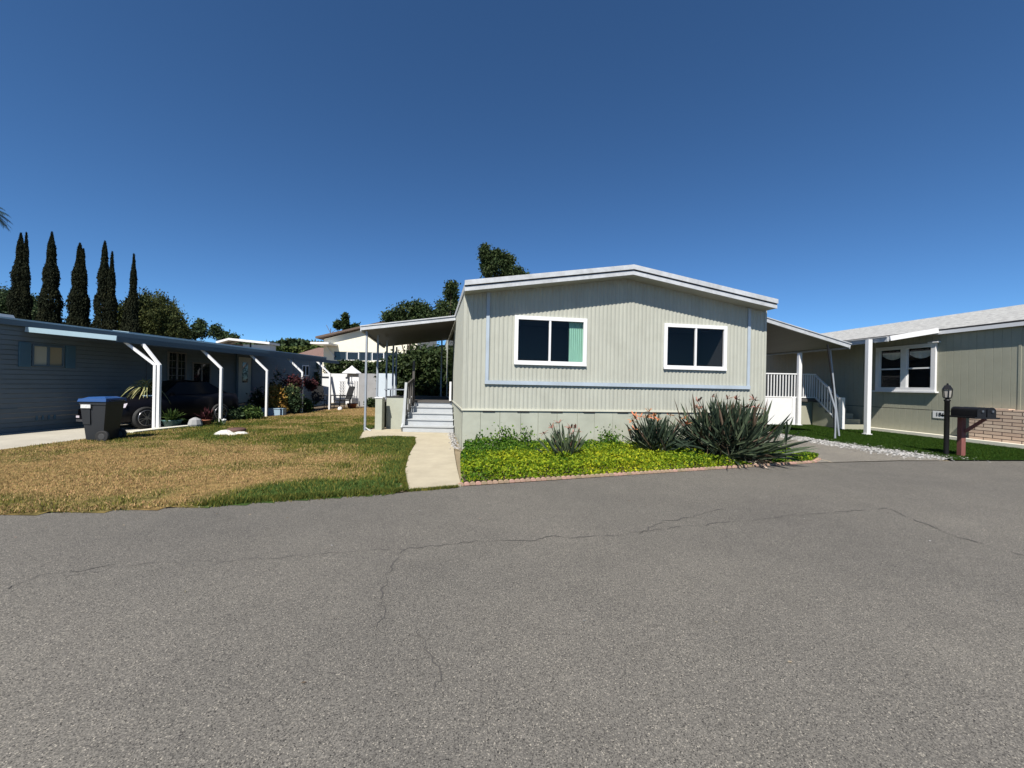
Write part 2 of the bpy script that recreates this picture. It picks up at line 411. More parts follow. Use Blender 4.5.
def grooves(t0, t1, per=.2, wd=.012, dep=.006):
    out = [(t0, 0)]; t = t0 + per
    while t < t1 - .03:
        out += [(t, 0), (t + .002, -dep), (t + wd - .002, -dep), (t + wd, 0)]; t += per
    out.append((t1, 0)); return out
def lap_wall(fr, t0, t1, z0, z1, step, holes=(), dep=.018):
    mb = MB(); z = z0
    while z < z1 - 1e-4:
        zt = min(z + step, z1)
        cuts = sorted(set([t0, t1] + [h[i] for h in holes for i in (0, 1) if t0 < h[i] < t1]))
        for a, b in zip(cuts[:-1], cuts[1:]):
            m = (a + b) / 2; za, zb = z, zt
            bad = [h for h in holes if h[0] < m < h[1]]
            segs = [(z, zt)]
            for h in bad:
                ns = []
                for (p, q) in segs:
                    if h[2] > p: ns.append((p, min(q, h[2])))
                    if h[3] < q: ns.append((max(p, h[3]), q))
                segs = [x for x in ns if x[1] - x[0] > 1e-4]
            for p, q in segs:
                op = dep * (1 - (p - z) / step); oq = dep * (1 - (q - z) / step)
                if p == z:
                    g_ = min(p + .016, q); mb.quad(fr.P(a, -.02, p), fr.P(b, -.02, p), fr.P(b, -.02, g_), fr.P(a, -.02, g_)); mb.quad(fr.P(a, -.02, g_), fr.P(b, -.02, g_), fr.P(b, op, g_), fr.P(a, op, g_)); p = g_
                if q > p: mb.quad(fr.P(a, op, p), fr.P(b, op, p), fr.P(b, oq, q), fr.P(a, oq, q))
        z = zt
    return mb
def win_frame(fr, t0, t1, z0, z1, bw, o0, o1, mulls=(), mw=.03, bars=()):
    mb = MB()
    fr.box(mb, t0, t1, o0, o1, z0, z0 + bw); fr.box(mb, t0, t1, o0, o1, z1 - bw, z1)
    fr.box(mb, t0, t0 + bw, o0, o1, z0 + bw, z1 - bw); fr.box(mb, t1 - bw, t1, o0, o1, z0 + bw, z1 - bw)
    for t in mulls: fr.box(mb, t - mw / 2, t + mw / 2, o0, o1 - .006, z0 + bw, z1 - bw)
    for (a, b, z, h) in bars: fr.box(mb, a, b, o0, o1 - .01, z - h / 2, z + h / 2)
    return mb
def pane(fr, t0, t1, z0, z1, o):
    mb = MB(); mb.quad(fr.P(t0, o, z0), fr.P(t1, o, z0), fr.P(t1, o, z1), fr.P(t0, o, z1)); return mb
def recess(fr, t0, t1, z0, z1, dep):  # dark room behind an opening
    mb = MB(); P = fr.P
    mb.quad(P(t0, -dep, z0), P(t1, -dep, z0), P(t1, -dep, z1), P(t0, -dep, z1))
    mb.quad(P(t0, -.01, z0), P(t0, -dep, z0), P(t0, -dep, z1), P(t0, -.01, z1)); mb.quad(P(t1, -.01, z0), P(t1, -dep, z0), P(t1, -dep, z1), P(t1, -.01, z1))
    mb.quad(P(t0, -.01, z0), P(t1, -.01, z0), P(t1, -dep, z0), P(t0, -dep, z0)); mb.quad(P(t0, -.01, z1), P(t1, -.01, z1), P(t1, -dep, z1), P(t0, -dep, z1))
    return mb

# ================================================================= GROUND
def sheet(name, poly, z, m):
    mb = MB(); mb.quad(*[(p[0], p[1], z) for p in poly]); return struct(mb.build(name, m))
sheet('ground', [(-1500, -600), (1500, -600), (1500, 2500), (-1500, 2500)], -.03, 'earth')
EDGE = [(-60, -13.8), (-9.6, 2.88), (-5.43, 4.26), (-3.61, 4.68), (-1.49, 5.42), (-.72, 5.82), (2.5, 6.95), (6.31, 8.28), (8.5, 8.73), (11.6, 9.05), (16, 9.6), (60, 18)]
sheet('road', [(-60, -40), (60, -40)] + EDGE[::-1], 0.0, 'asphalt')
def edge_y(x): return float(np.interp(x, [e[0] for e in EDGE], [e[1] for e in EDGE]))
# cracks in the road: thin sunken dark strips
def crack(pts, wd, label):
    mb = MB(); P = []
    for (a, b) in zip(pts[:-1], pts[1:]):
        pa, pb = gz(*a), gz(*b); n_ = max(2, int((pb - pa).length / .035))
        for i in range(n_): P.append(pa.lerp(pb, i / n_))
    P.append(gz(*pts[-1])); Q = []
    for i, p in enumerate(P):
        Q.append(Vector((p.x + noise.noise(p * 3.1) * .06 + noise.noise(p * 14) * .05, p.y + noise.noise(p * 3.3 + Vector((9, 3, 1))) * .06 + noise.noise(p * 14 + Vector((4, 4, 4))) * .05, .004)))
    L = []; Rr = []
    for i, p in enumerate(Q):
        d = (Q[min(i + 1, len(Q) - 1)] - Q[max(i - 1, 0)]).normalized(); r = Vector((-d.y, d.x, 0))
        ww = .75 * wd * max(.12, .65 + 1.5 * noise.noise(p * 6 + Vector((1, 2, 3))))
        L.append(p + r * ww); Rr.append(p - r * ww)
    for i in range(len(Q) - 1): mb.quad(L[i], Rr[i], Rr[i + 1], L[i + 1])
    return struct(mb.build('road_crack', mat('crack_tar', (.060, .056, .052), .9)), 'structure', label)
crack([(437, 692), (430, 660), (420, 630)], .004, 'short hairline crack in the near road')
crack([(385, 637), (382, 600), (390, 570), (404, 550)], .006, 'crooked crack in the middle of the road')
crack([(404, 550), (470, 542), (560, 538), (620, 535), (700, 525), (800, 515), (890, 508)], .008, 'long crack running along the road')
crack([(60, 577), (150, 565), (250, 560), (330, 553), (404, 550)], .0045, 'faint crack at the left of the road')
crack([(884, 508), (960, 538), (1022, 555)], .010, 'diagonal crack at the right of the road')
crack([(638, 535), (660, 524), (722, 509)], .009, 'short branching crack before the flower bed')
crack([(5, 590), (40, 575), (110, 566)], .006, 'crack at the far left of the road')

def litter():
    q = []
    for i in range(150):
        x = rng.uniform(-6, 9); y = 1.2 + rng.random() ** .8 * 6.5
        if y > edge_y(x) - .05: y = edge_y(x) - .05 - rng.random() ** 2 * .8
        a = rng.uniform(0, 6.28); l_ = rng.uniform(.006, .016); w_ = l_ * rng.uniform(.3, .7); z = .006
        q.append([(x + math.cos(a) * l_, y + math.sin(a) * l_, z), (x - math.sin(a) * w_, y + math.cos(a) * w_, z + rng.uniform(0, .006)), (x - math.cos(a) * l_, y - math.sin(a) * l_, z), (x + math.sin(a) * w_, y - math.cos(a) * w_, z + rng.uniform(0, .004))])
    return struct(quads_obj('road_litter', np.array(q), ['deadleaf', 'pebble', 'soil'], rng.choice(3, 150)), 'stuff', 'scattered bits of grit and dry leaf on the asphalt')
litter()
# ---- lawn
path_left = [gz(409, 491), gz(405, 471.7), gz(409, 456), gz(416, 444), gz(415, 438.4), gz(395, 437.6), gz(376.4, 438), gz(358, 441), gz(364, 431)]
path_right = [gz(461, 486.5), gz(457, 470), gz(454.5, 456), gz(452, 433)]
LX0 = -9.75
lawn_poly = [(LX0, edge_y(LX0) - .05), (-5.43, 4.22), (-3.61, 4.64), (-1.53, 5.38)] + [(p.x - .02, p.y) for p in path_left[1:]] + [(-4.45, 12.5), (-4.7, 15), (-5.5, 19), (-6.8, 22.6), (-9.3, 22.6), (-9.5, 18.5), (-9.9, 12.5), (-10.05, 11.4)]
def inpoly(x, y, poly):
    c = np.zeros(x.shape, bool); n_ = len(poly); j = n_ - 1
    for i in range(n_):
        xi, yi = poly[i][:2]; xj, yj = poly[j][:2]
        c ^= ((yi > y) != (yj > y)) & (x < (xj - xi) * (y - yi) / (yj - yi + 1e-12) + xi); j = i
    return c
def fbm(x, y, sc, seed):
    r = np.random.default_rng(seed); v = np.zeros_like(x); am = 1; tot = 0
    for o in range(4):
        g = r.random((64, 64)); gx = (x * sc) % 64; gy = (y * sc) % 64
        i = np.floor(gx).astype(int) % 64; j = np.floor(gy).astype(int) % 64; fx = gx - np.floor(gx); fy = gy - np.floor(gy)
        fx = fx * fx * (3 - 2 * fx); fy = fy * fy * (3 - 2 * fy); i1 = (i + 1) % 64; j1 = (j + 1) % 64
        v += am * ((g[i, j] * (1 - fx) + g[i1, j] * fx) * (1 - fy) + (g[i, j1] * (1 - fx) + g[i1, j1] * fx) * fy); tot += am; am *= .55; sc *= 2.1
    return v / tot
PIX = []  # dryness control points surveyed on the lawn: (px,py,dry)
for a in [(0, 460, .75), (0, 475, .8), (0, 495, .9), (0, 511, .8), (60, 450, .6), (60, 470, .85), (60, 490, .95), (60, 507, .8), (120, 444, .45), (120, 455, .75), (120, 475, .9), (130, 492, 1), (120, 504, .85),
          (180, 437, .35), (180, 450, .6), (180, 465, .85), (200, 482, 1), (200, 500, .7), (250, 428, .45), (250, 438, .35), (250, 452, .6), (250, 462, .8), (260, 478, .9), (260, 492, .45), (270, 497, .2),
          (300, 420, .6), (300, 430, .35), (300, 445, .25), (300, 455, .6), (310, 468, .9), (320, 482, .55), (330, 491, .05), (350, 412, .8), (320, 414, .8), (375, 412, .85), (350, 422, .35), (355, 432, .15), (350, 443, .15), (340, 452, .6), (360, 458, .8), (380, 455, .45),
          (350, 470, .8), (370, 478, .55), (385, 472, .2), (395, 462, .05), (400, 450, .0), (380, 445, .05), (405, 480, .0), (395, 490, .0), (370, 490, .0), (280, 415, .8), (230, 423, .5), (200, 430, .35), (160, 436, .3), (330, 410, .85)]:
    g = gz(a[0], a[1]); PIX.append((g.x, g.y, a[2]))
PIX = np.array(PIX)
def dryness(x, y):
    num = np.zeros_like(x); den = np.zeros_like(x)
    dist = y
    for (a, b, c) in PIX:
        d2 = ((x - a) ** 2 + (y - b) ** 2) / (.25 + .004 * (a * a + b * b)); w_ = np.exp(-d2 * 1.2) + 1e-9
        num += w_ * c; den += w_
    return np.clip(num / den + (fbm(x, y, 1.3, 3) - .5) * 1.0 + (fbm(x, y, .45, 9) - .5) * .5 - .06, 0, 1)
def lawn_mesh():
    xs = np.arange(-10.2, -.6, .12); ys = np.arange(2.7, 22.8, .12)
    X, Y = np.meshgrid(xs, ys, indexing='ij')
    Z = .02 + .018 * fbm(X, Y, .9, 5)
    ed = np.interp(X, [e[0] for e in EDGE], [e[1] for e in EDGE]); Z = .005 + (Z - .005) * np.clip((Y - ed) / .25, 0, 1)
    D = dryness(X, Y)
    nx, ny = X.shape
    cx = X[:-1, :-1] + .06; cy = Y[:-1, :-1] + .06
    ins = inpoly(cx, cy, lawn_poly)
    mb = bpy.data.meshes.new('lawn'); idx = np.arange(nx * ny).reshape(nx, ny)
    fs = [[int(idx[i, j]), int(idx[i + 1, j]), int(idx[i + 1, j + 1]), int(idx[i, j + 1])] for i in range(nx - 1) for j in range(ny - 1) if ins[i, j]]
    mb.from_pydata(list(zip(X.ravel().tolist(), Y.ravel().tolist(), Z.ravel().tolist())), [], fs)
    a_ = mb.attributes.new('dry', 'FLOAT', 'POINT'); a_.data.foreach_set('value', D.ravel().astype(np.float32))
    mb.materials.append(M['lawn']); o = bpy.data.objects.new('lawn', mb); C.objects.link(o); return struct(o)
lawn_mesh()
def blades(n, poly, bbox, hfun, wd, mats, midx, name, label, dens=None):
    x = rng.uniform(bbox[0], bbox[1], n); y = bbox[2] + (bbox[3] - bbox[2]) * rng.random(n) ** 1.7
    k = inpoly(x, y, poly)
    x, y = x[k], y[k]; m_ = len(x)
    D = dryness(x, y) if midx == 'dry' else None
    h = hfun(x, y, D, m_); ang = rng.uniform(0, 2 * np.pi, m_); lean = rng.uniform(.1, .9, m_) * h; la = rng.uniform(0, 2 * np.pi, m_)
    ww = wd * rng.uniform(.6, 1.4, m_) * (1 + y / 9.)
    dx, dy = np.cos(ang) * ww, np.sin(ang) * ww
    z0 = np.full(m_, .022)
    tri = np.zeros((m_, 3, 3)); tri[:, 0] = np.stack([x - dx, y - dy, z0], 1); tri[:, 1] = np.stack([x + dx, y + dy, z0], 1)
    tri[:, 2] = np.stack([x + np.cos(la) * lean, y + np.sin(la) * lean, z0 + h], 1)
    if D is not None:
        r = rng.random(m_) * .5 + .25; mi = np.where(D > r, 0, np.where(D < r - .35, 2, 1))
    else: mi = np.zeros(m_)
    return struct(quads_obj(name, tri, mats, mi), 'stuff', label)
blades(330000, lawn_poly, (-10.2, -1, 2.7, 22.7),
       lambda x, y, D, m_: rng.uniform(.5, 1.1, m_) * np.where(D > .5, .035, .055), .004,
       ['gdry', 'ggreen', 'gdark'], 'dry', 'grass', 'patchy dry and green lawn grass')
# longer fringe spilling on the road edge and along the path
def fringe(line, n, hh, spread, mats, label):
    P_ = np.array([[p[0], p[1]] for p in line]); seg = np.linalg.norm(np.diff(P_, axis=0), axis=1); cs = np.concatenate([[0], np.cumsum(seg)])
    t = rng.uniform(0, cs[-1], n); x = np.interp(t, cs, P_[:, 0]); y = np.interp(t, cs, P_[:, 1])
    off = rng.normal(0, spread, n) + (fbm(x, y, 3, 8) - .5) * spread * 4
    x = x + off * .35; y = y + off
    h = rng.uniform(.4, 1.1, n) * hh; ang = rng.uniform(0, 6.28, n); la = rng.uniform(0, 6.28, n); lean = rng.uniform(.2, .9, n) * h
    tri = np.zeros((n, 3, 3)); ww = .004 * (1 + y / 12)
    tri[:, 0] = np.stack([x - np.cos(ang) * ww, y - np.sin(ang) * ww, x * 0 + .002], 1); tri[:, 1] = np.stack([x + np.cos(ang) * ww, y + np.sin(ang) * ww, x * 0 + .002], 1)
    tri[:, 2] = np.stack([x + np.cos(la) * lean, y + np.sin(la) * lean, h], 1)
    mi = rng.choice(len(mats), n)
    return struct(quads_obj('grass_fringe', tri, mats, mi), 'stuff', label)
fringe([(-9.5, 2.98), (-5.43, 4.33), (-3.61, 4.75)], 12000, .04, .04, ['ggreen', 'gdry', 'gdry', 'gdark'], 'ragged grass along the road edge')
fringe([(-3.7, 4.74), (-1.5, 5.48)], 11000, .06, .06, ['gdark', 'ggreen', 'gdark'], 'green grass along the road edge by the path')
fringe([(p.x - .05, p.y) for p in path_left[:9]], 12000, .06, .03, ['gdark', 'ggreen'], 'grass creeping over the path edge')
fringe([(-1.4, 5.50), (-.75, 5.76)], 1200, .05, .02, ['gdark', 'ggreen'], 'tuft of grass where path meets road')
# ---- path
pp = [(p.x, p.y) for p in path_left[:8]] + [(-4.55, 12.45), (-1.9, 12.7)] + [(p.x, p.y) for p in path_right[::-1]]
mbp = MB(); mbp.prism(pp[::-1], -.02, .028); struct(mbp.build('path', 'concrete'))
struct(MB().prism([(-10.05, 10.5), (-9.85, 10.45), (-9.8, 11.2), (-9.65, 12.3), (-9.9, 12.5), (-10.15, 11.6)], -.02, .07).build('concrete_kerb', 'kerb'))
sheet('driveway', [(-14.2, 1.3), (-9.72, 2.8), (-9.72, 7.5), (-9.9, 11.4), (-10.2, 12.3), (-10.5, 16.5), (-14, 16.5)], .006, 'drive')
sheet('garden_soil', [(-10.2, 12.3), (-9.3, 12.3), (-9.0, 22.4), (-12.3, 22.8), (-12.4, 15)], .010, 'soil')
sheet('back_yard', [(-14, 22.4), (-3, 22.4), (-3, 24.5), (-14, 24.5)], .010, 'soil')
# ---- bed and right side
sheet('flower_bed_soil', [(-.70, 5.86), (2.5, 7.0), (6.31, 8.32), (7.15, 9.3), (7.0, 10.3), (-1.0, 8.98)], .012, 'soil')
sheet('side_driveway', [(6.35, 8.30), (8.5, 8.76), (9.6, 8.86), (9.9, 9.4), (9.5, 11.2), (9.3, 13.4), (9.0, 18), (5.5, 18), (7.0, 10.4), (7.15, 9.3)], .008, 'olddrive')
turf_poly = [(9.9, 8.92), (11.6, 9.10), (14.2, 9.45), (14.2, 11), (13.85, 18.5), (8.9, 18.5), (9.3, 13.4), (9.5, 11.2), (10.1, 9.7)]
sheet('artificial_turf', turf_poly, .016, 'turf')
fr_t = np.array([0])
def turf_blades():
    n_ = 90000; x = rng.uniform(8.9, 14.2, n_); y = rng.uniform(8.9, 18, n_); k = inpoly(x, y, turf_poly); x, y = x[k], y[k]; m_ = len(x)
    h = rng.uniform(.015, .035, m_); a = rng.uniform(0, 6.28, m_); tri = np.zeros((m_, 3, 3)); w_ = .006
    tri[:, 0] = np.stack([x - np.cos(a) * w_, y - np.sin(a) * w_, x * 0 + .016], 1); tri[:, 1] = np.stack([x + np.cos(a) * w_, y + np.sin(a) * w_, x * 0 + .016], 1)
    tri[:, 2] = np.stack([x + rng.normal(0, .01, m_), y + rng.normal(0, .01, m_), .016 + h], 1)
    return struct(quads_obj('turf_pile', tri, ['turfblade']), 'stuff', 'bright green artificial turf pile')
M['turfblade'] = mat('turf_blades', (.026, .062, .004), .7, island=.35, trans=.2)
turf_blades()
def gravel():
    mb = MB(); line = [(8.6, 13.3), (9.0, 12.4), (9.25, 11.2), (9.55, 10.0), (9.9, 9.15)]
    L = np.array(line); seg = np.linalg.norm(np.diff(L, axis=0), axis=1); cs = np.concatenate([[0], np.cumsum(seg)])
    for i in range(4200):
        t = rng.uniform(0, cs[-1]); x = np.interp(t, cs, L[:, 0]) + rng.normal(0, .22 + .16 * (t / cs[-1])); y = np.interp(t, cs, L[:, 1]) + rng.normal(0, .16)
        r = .008 + .022 * rng.random() ** 2; a = rng.uniform(0, 6.28); sx = r * rng.uniform(.8, 1.5); h = r * rng.uniform(.5, .9)
        vs = [(x + math.cos(a + k * 1.047) * sx * rng.uniform(.8, 1.1), y + math.sin(a + k * 1.047) * r, .008) for k in range(6)]
        top = [(x + (v[0] - x) * .6, y + (v[1] - y) * .6, .008 + h) for v in vs]
        mb.add(vs + top, [[6, 7, 8, 9, 10, 11]] + [[k, (k + 1) % 6, 6 + (k + 1) % 6, 6 + k] for k in range(6)])
    return struct(mb.build('gravel', 'pebble'), 'stuff', 'white gravel strip between driveway and turf')
gravel()

# ================================================================= MAIN HOUSE
ua = R(9.5); U = (math.cos(ua), math.sin(ua)); VIN = (-.2, 1)
A = (-1.10, 9.02)
F0 = Frame(A, U, VIN)
W_, AP = 7.70, 3.84
def roofz(t, base=3.50, rise=.60): return base + rise * (1 - abs(t - AP) / AP)
house = thing('mobile_home', 'pale sage mobile home with corrugated siding and two white sliding windows, behind the flower bed', 'house', (A[0], A[1], 0))
W1 = (1.145, 2.88, 1.975, 3.09); W2 = (4.86, 6.57, 1.965, 3.075)
holes = [(W1[0] + .05, W1[1] - .05, W1[2] + .05, W1[3] - .05), (W2[0] + .05, W2[1] - .05, W2[2] + .05, W2[3] - .05)]
mb = profile_wall(F0, corrug(0, W_, .1, .010), .93, lambda t: roofz(t) + .1, holes)
mb.build('front_wall', 'siding', house)
FL = Frame(A, VIN, (U[0], U[1]), n=(-VIN[1], VIN[0]))   # left wall, t runs to the back
FL.n = Vector((-1, -.2, 0)).normalized()
mb = profile_wall(FL, corrug(0, 16.5, .1, .014), .93, lambda t: 3.56)
mb.build('side_wall', 'siding', house)
B = F0.P(W_, 0, 0); FR = Frame((B.x, B.y), VIN, (-U[0], -U[1])); FR.n = Vector((1, .2, 0)).normalized()
mb = profile_wall(FR, corrug(0, 16.5, .1, .014), .93, lambda t: 3.56)
mb.build('side_wall', 'siding', house)
mb = MB(); FL.box(mb, 4.2, 8.6, .016, .03, .96, 3.2); mb.build('dark_shade_panel', 'darkglass', house)  # dark panel added to deepen the porch shade on this wall
# skirting
def skirt_prof(L, w=.46):
    out = [(0, -.012)]; t = 0
    k = 0
    while t + w < L:
        t += w * (1 + .25 * ((k * 37 % 11) / 11 - .5)); k += 1
        if t < L - .1: out += [(t - .004, -.012), (t, -.022), (t + .002, -.002), (t + .006, -.012)]
    out.append((L, -.012)); return out
class FOff(Frame): pass
def shift(fr, o):
    g = Frame((0, 0), (1, 0), (0, 1)); g.A = fr.A + fr.n * o; g.u = fr.u; g.vin = fr.vin; g.n = fr.n; return g
mb = MB()
for fr, L in ((F0, W_), (FL, 16.5), (FR, 16.5)):
    profile_wall(shift(fr, .012), [(t, o + .0) for t, o in skirt_prof(L)], -.02, lambda t: .92, mb=mb)
sk = mb.build('skirting', 'skirt', house)
for a in (.45, 1.25, 2.05, 2.85, 3.7, 4.55, 5.3, 6.1, 6.9): mb = MB(); F0.box(mb, a, a + .28, .003, .018, .862, .89); mb.build('skirting_vent', 'dark', sk)
mb = MB(); F0.box(mb, -.02, W_ + .02, .004, .032, .895, .935); FL.box(mb, .0, 16.5, .004, .03, .895, .935); FR.box(mb, 0, 16.5, .004, .03, .895, .935)
mb.build('belt_trim', 'cream', house)
# corner trims
mb = MB(); F0.box(mb, -.016, .055, .0, .022, .936, 3.56); FL.box(mb, .0, .05, .001, .022, .936, 3.555); mb.build('corner_trim', 'siding', house)
mb = MB(); F0.box(mb, W_ - .045, W_ + .016, 0, .02, .936, 3.56); mb.build('corner_trim', 'siding', house)
# u shaped trim
mb = MB(); F0.box(mb,   .48, 7.25, .014, .055, 1.50, 1.585); F0.box(mb, .49, .565, .014, .04, 1.586, 3.58); F0.box(mb, 7.165, 7.24, .014, .04, 1.586, 3.56)
mb.build('blue_trim', 'trim', house)
# windows
for i, w_ in enumerate((W1, W2)):
    mid = (w_[0] + w_[1]) / 2
    wf = win_frame(F0, w_[0], w_[1], w_[2], w_[3], .085, .0, .05, mulls=(mid - (.03 if i == 0 else 0),), mw=.045).build('window', 'vinyl', house)
    mb = MB(); F0.box(mb, w_[0] + .0, w_[1] - .0, .03, .062, w_[2] - .012, w_[2] + .03); mb.build('sill', 'vinyl', wf)
    pane(F0, w_[0] + .1, w_[1] - .1, w_[2] + .1, w_[3] - .1, .012).build('pane', 'glass', wf)
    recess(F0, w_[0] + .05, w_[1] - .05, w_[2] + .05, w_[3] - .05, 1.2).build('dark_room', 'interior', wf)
    if i == 0:
        mb = MB(); t = 2.47; P_ = []
        while t < 2.82: P_.append(t); t += .025
        for k in range(len(P_) - 1):
            o_ = lambda j: -.05 - .018 * (j % 2)
            mb.quad(F0.P(P_[k], o_(k), w_[2] + .08), F0.P(P_[k + 1], o_(k + 1), w_[2] + .08), F0.P(P_[k + 1], o_(k + 1), w_[3] - .06), F0.P(P_[k], o_(k), w_[3] - .06))
        mb.build('curtain', 'curtain', wf)
# roof: two sloping slabs, gable fascia in two layers, side fascia
rf = MB()
def gable_strip(mb, o0, o1, dz0, dz1, t0=-.03, t1=W_ - .06):
    for a, b in ((t0, AP), (AP, t1)):
        F0.box(mb, a, b, o0, o1, roofz(a) + dz0, roofz(a) + dz1, roofz(b) + dz0, roofz(b) + dz1)
def slab(mb, dz0, dz1, t0, t1, o0=.40):
    for a, b in ((t0, AP), (AP, t1)):
        pa = [F0.P(a, o0, roofz(a) + dz0), F0.P(b, o0, roofz(b) + dz0), F0.P(b, -16.6, roofz(b) + dz0), F0.P(a, -16.6, roofz(a) + dz0)]
        pb = [F0.P(a, o0, roofz(a) + dz1), F0.P(b, o0, roofz(b) + dz1), F0.P(b, -16.6, roofz(b) + dz1), F0.P(a, -16.6, roofz(a) + dz1)]
        mb.hexa(pa, pb)
slab(rf, .06, .20, -.02, W_ - .07, .395)
roof = rf.build('roof', 'roofwhite', house)
mb = MB(); gable_strip(mb, .40, .42, -.005, .09); gable_strip(mb, .40, .45, .115, .205); gable_strip(mb, .385, .448, .2055, .222)
mb.build('fascia', 'gutter', roof)
mb = MB(); gable_strip(mb, .398, .404, .09, .115); mb.build('fascia_gap', 'dark', roof)
# soffit under overhang
mb = MB(); 
for a, b in ((-.02, AP), (AP, W_ - .07)): mb.hexa([F0.P(a, .0, roofz(a) + .0), F0.P(a, .398, roofz(a) + .0), F0.P(b, .398, roofz(b) + .0), F0.P(b, .0, roofz(b) + .0)][::-1], [F0.P(a, .0, roofz(a) + .05), F0.P(a, .398, roofz(a) + .05), F0.P(b, .398, roofz(b) + .05), F0.P(b, .0, roofz(b) + .05)][::-1])
mb.build('soffit', 'siding', roof)
# ================================================================= PORCH (left of house)
pf = 12.0
porch = thing('porch_awning', 'flat pitched metal awning over the grey steps, left side of the sage home', 'awning', (-3, 12, 0))
# corners: front-left, front-right
xw = lambda y: A[0] - .2 * (y - A[1]) - .03
fl = at(362, 327, 12.0); frr = Vector((xw(12.05), 12.05, 3.50)); yb = 17.8
dl = Vector((-.2, 1, 0))
bl = fl + dl * (yb - 12); br = frr + dl * (yb - 12)
mb = MB(); th = .14
mb.hexa([fl - V(0, 0, th * .5), frr - V(0, 0, th * .5), br - V(0, 0, th * .5), bl - V(0, 0, th * .5)], [fl, frr, br, bl])
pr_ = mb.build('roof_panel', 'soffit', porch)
mb = MB(); mb.bar(fl + V(-.03, -.03, -.04), frr + V(0, -.03, -.04), .06, .13); mb.bar(fl + V(-.03, -.03, .02), frr + V(0, -.04, .02), .10, .03)
mb.bar(fl + V(-.02, .0, -.06), bl + V(-.02, 0, -.06), .06, .14); mb.build('gutter', 'gutter', pr_)
def post(x, y, z0, z1, parent, m='steel', w=.055, name='post'):
    mb = MB(); mb.box((x - w / 2, y - w / 2, z0), (x + w / 2, y + w / 2, z1)); mb.box((x - w * .9, y - w * .9, z0), (x + w * .9, y + w * .9, z0 + .012)); return mb.build(name, m, parent)
p0 = gz(365, 430, .02)
post(-4.42, 12.1, .02, 3.03, porch); 
for px_, yy, zb in ((377.7, 13.0, 1.02), (386.8, 14.6, .9), (393.2, 15.9, .9), (396.5, 17.3, .9)):
    rx, _ = ray(px_, 360); post(rx * yy, yy, zb, 3.02, porch)
mb = MB(); mb.tube([(-4.42, 12.1, .12), (-4.28, 12.05, .04), (-4.2, 12.0, .03)], .02, 6); mb.build('drain_spout', 'gutter', porch)
post(xw(17.4) - .28, 17.4, .9, 3.4, porch)

deck = thing('porch_steps', 'grey painted wooden steps rising to the shaded porch deck', 'steps', (-2.6, 12, 0))
xs0, xs1 = -3.22, xw(12.3) - .06
for i in range(5):
    z1 = .03 + .178 * (i + 1); y0 = 11.86 + .28 * i; xr = xw(y0) - .015; 
    mb = MB(); mb.box((xs0, y0 + .03, z1 - .178), (xr, y0 + .05, z1 - .03)); mb.build('riser', 'greydeck', deck)
    if i < 4:
        mb = MB(); mb.box((xs0, y0, z1 - .03), (xr, y0 + .31, z1)); mb.build('tread', 'greydeck', deck)
mb = MB(); dz = .92
mb.hexa([(-4.25, 12.98, dz - .06), (xw(12.98) - .05, 12.98, dz - .06), (xw(17.8) - .05, 17.8, dz - .06), (-5.2, 17.8, dz - .06)], [(-4.25, 12.98, dz), (xw(12.98) - .05, 12.98, dz), (xw(17.8) - .05, 17.8, dz), (-5.2, 17.8, dz)])
mb.build('deck_floor', 'deckdark', deck)
# stringer panels and guard rails
mb = MB(); mb.bar((xs0 - .03, 11.93, .06), (xs0 - .03, 13.0, .95), .05, .28); mb.build('stringer', 'greydeck', deck)
g1 = at(403.2, 425, 12.0); 
mb = MB(); mb.hexa([(xs0 - .06, 11.96, .2), (xs0 + .03, 11.96, .2), (xs0 + .03, 12.03, .2), (xs0 - .06, 12.03, .2)], [(xs0 - .02, 12.1, 1.50), (xs0 + .05, 12.1, 1.50), (xs0 + .05, 12.16, 1.50), (xs0 - .02, 12.16, 1.50)]); mb.build('newel_post', 'greydeck', deck)
mb = MB(); mb.box((xs0 - .02, 13.0, .5), (xs0 + .05, 13.07, 2.2)); mb.bar((xs0 + .01, 12.13, 1.40), (xs0 + .01, 13.07, 1.62), .05, .08)
for k in range(4):
    yy = 12.25 + k * .22; mb.box((xs0 - .01, yy, .35 + k * .15), (xs0 + .025, yy + .035, 1.40 + k * .05))
mb.build('handrail', 'deckdark', deck)
mb = MB(); mb.box((xw(12.9) - .11, 12.9, .93), (xw(12.9) - .05, 12.96, 1.55)); mb.build('newel_post', 'white', deck)
# low wall beside the steps
lw = thing('porch_half_wall', 'cream half wall panels beside the grey steps', 'half wall', (-3.9, 12.4, 0))
mb = MB(); a0 = at(374.7, 432, 12.25); a1 = at(381.5, 432, 12.25); mb.box((a0.x, 12.25, .0), (a1.x, 12.5, 1.0)); mb.build('wall_end', 'skirt', lw)
mb = MB(); mb.box((a0.x - .02, 12.23, 1.0), (a1.x + .02, 12.52, 1.03)); mb.build('cap', 'white', lw)
mb = MB(); b0 = at(386, 430, 12.75); mb.box((b0.x, 12.75, 0), (xs0 - .06, 12.82, 1.02)); mb.build('wall_panel', 'skirt', lw)
mb = MB(); mb.box((b0.x - .02, 12.73, 1.02), (xs0 - .06, 12.85, 1.05)); mb.build('cap', 'dark', lw)
mb = MB(); mb.quad((a0.x + .05, 12.5, 0), (b0.x - .35, 17.5, 0), (b0.x - .35, 17.5, .9), (a0.x + .05, 12.5, .9)); mb.build('wall_panel', 'skirt', lw)
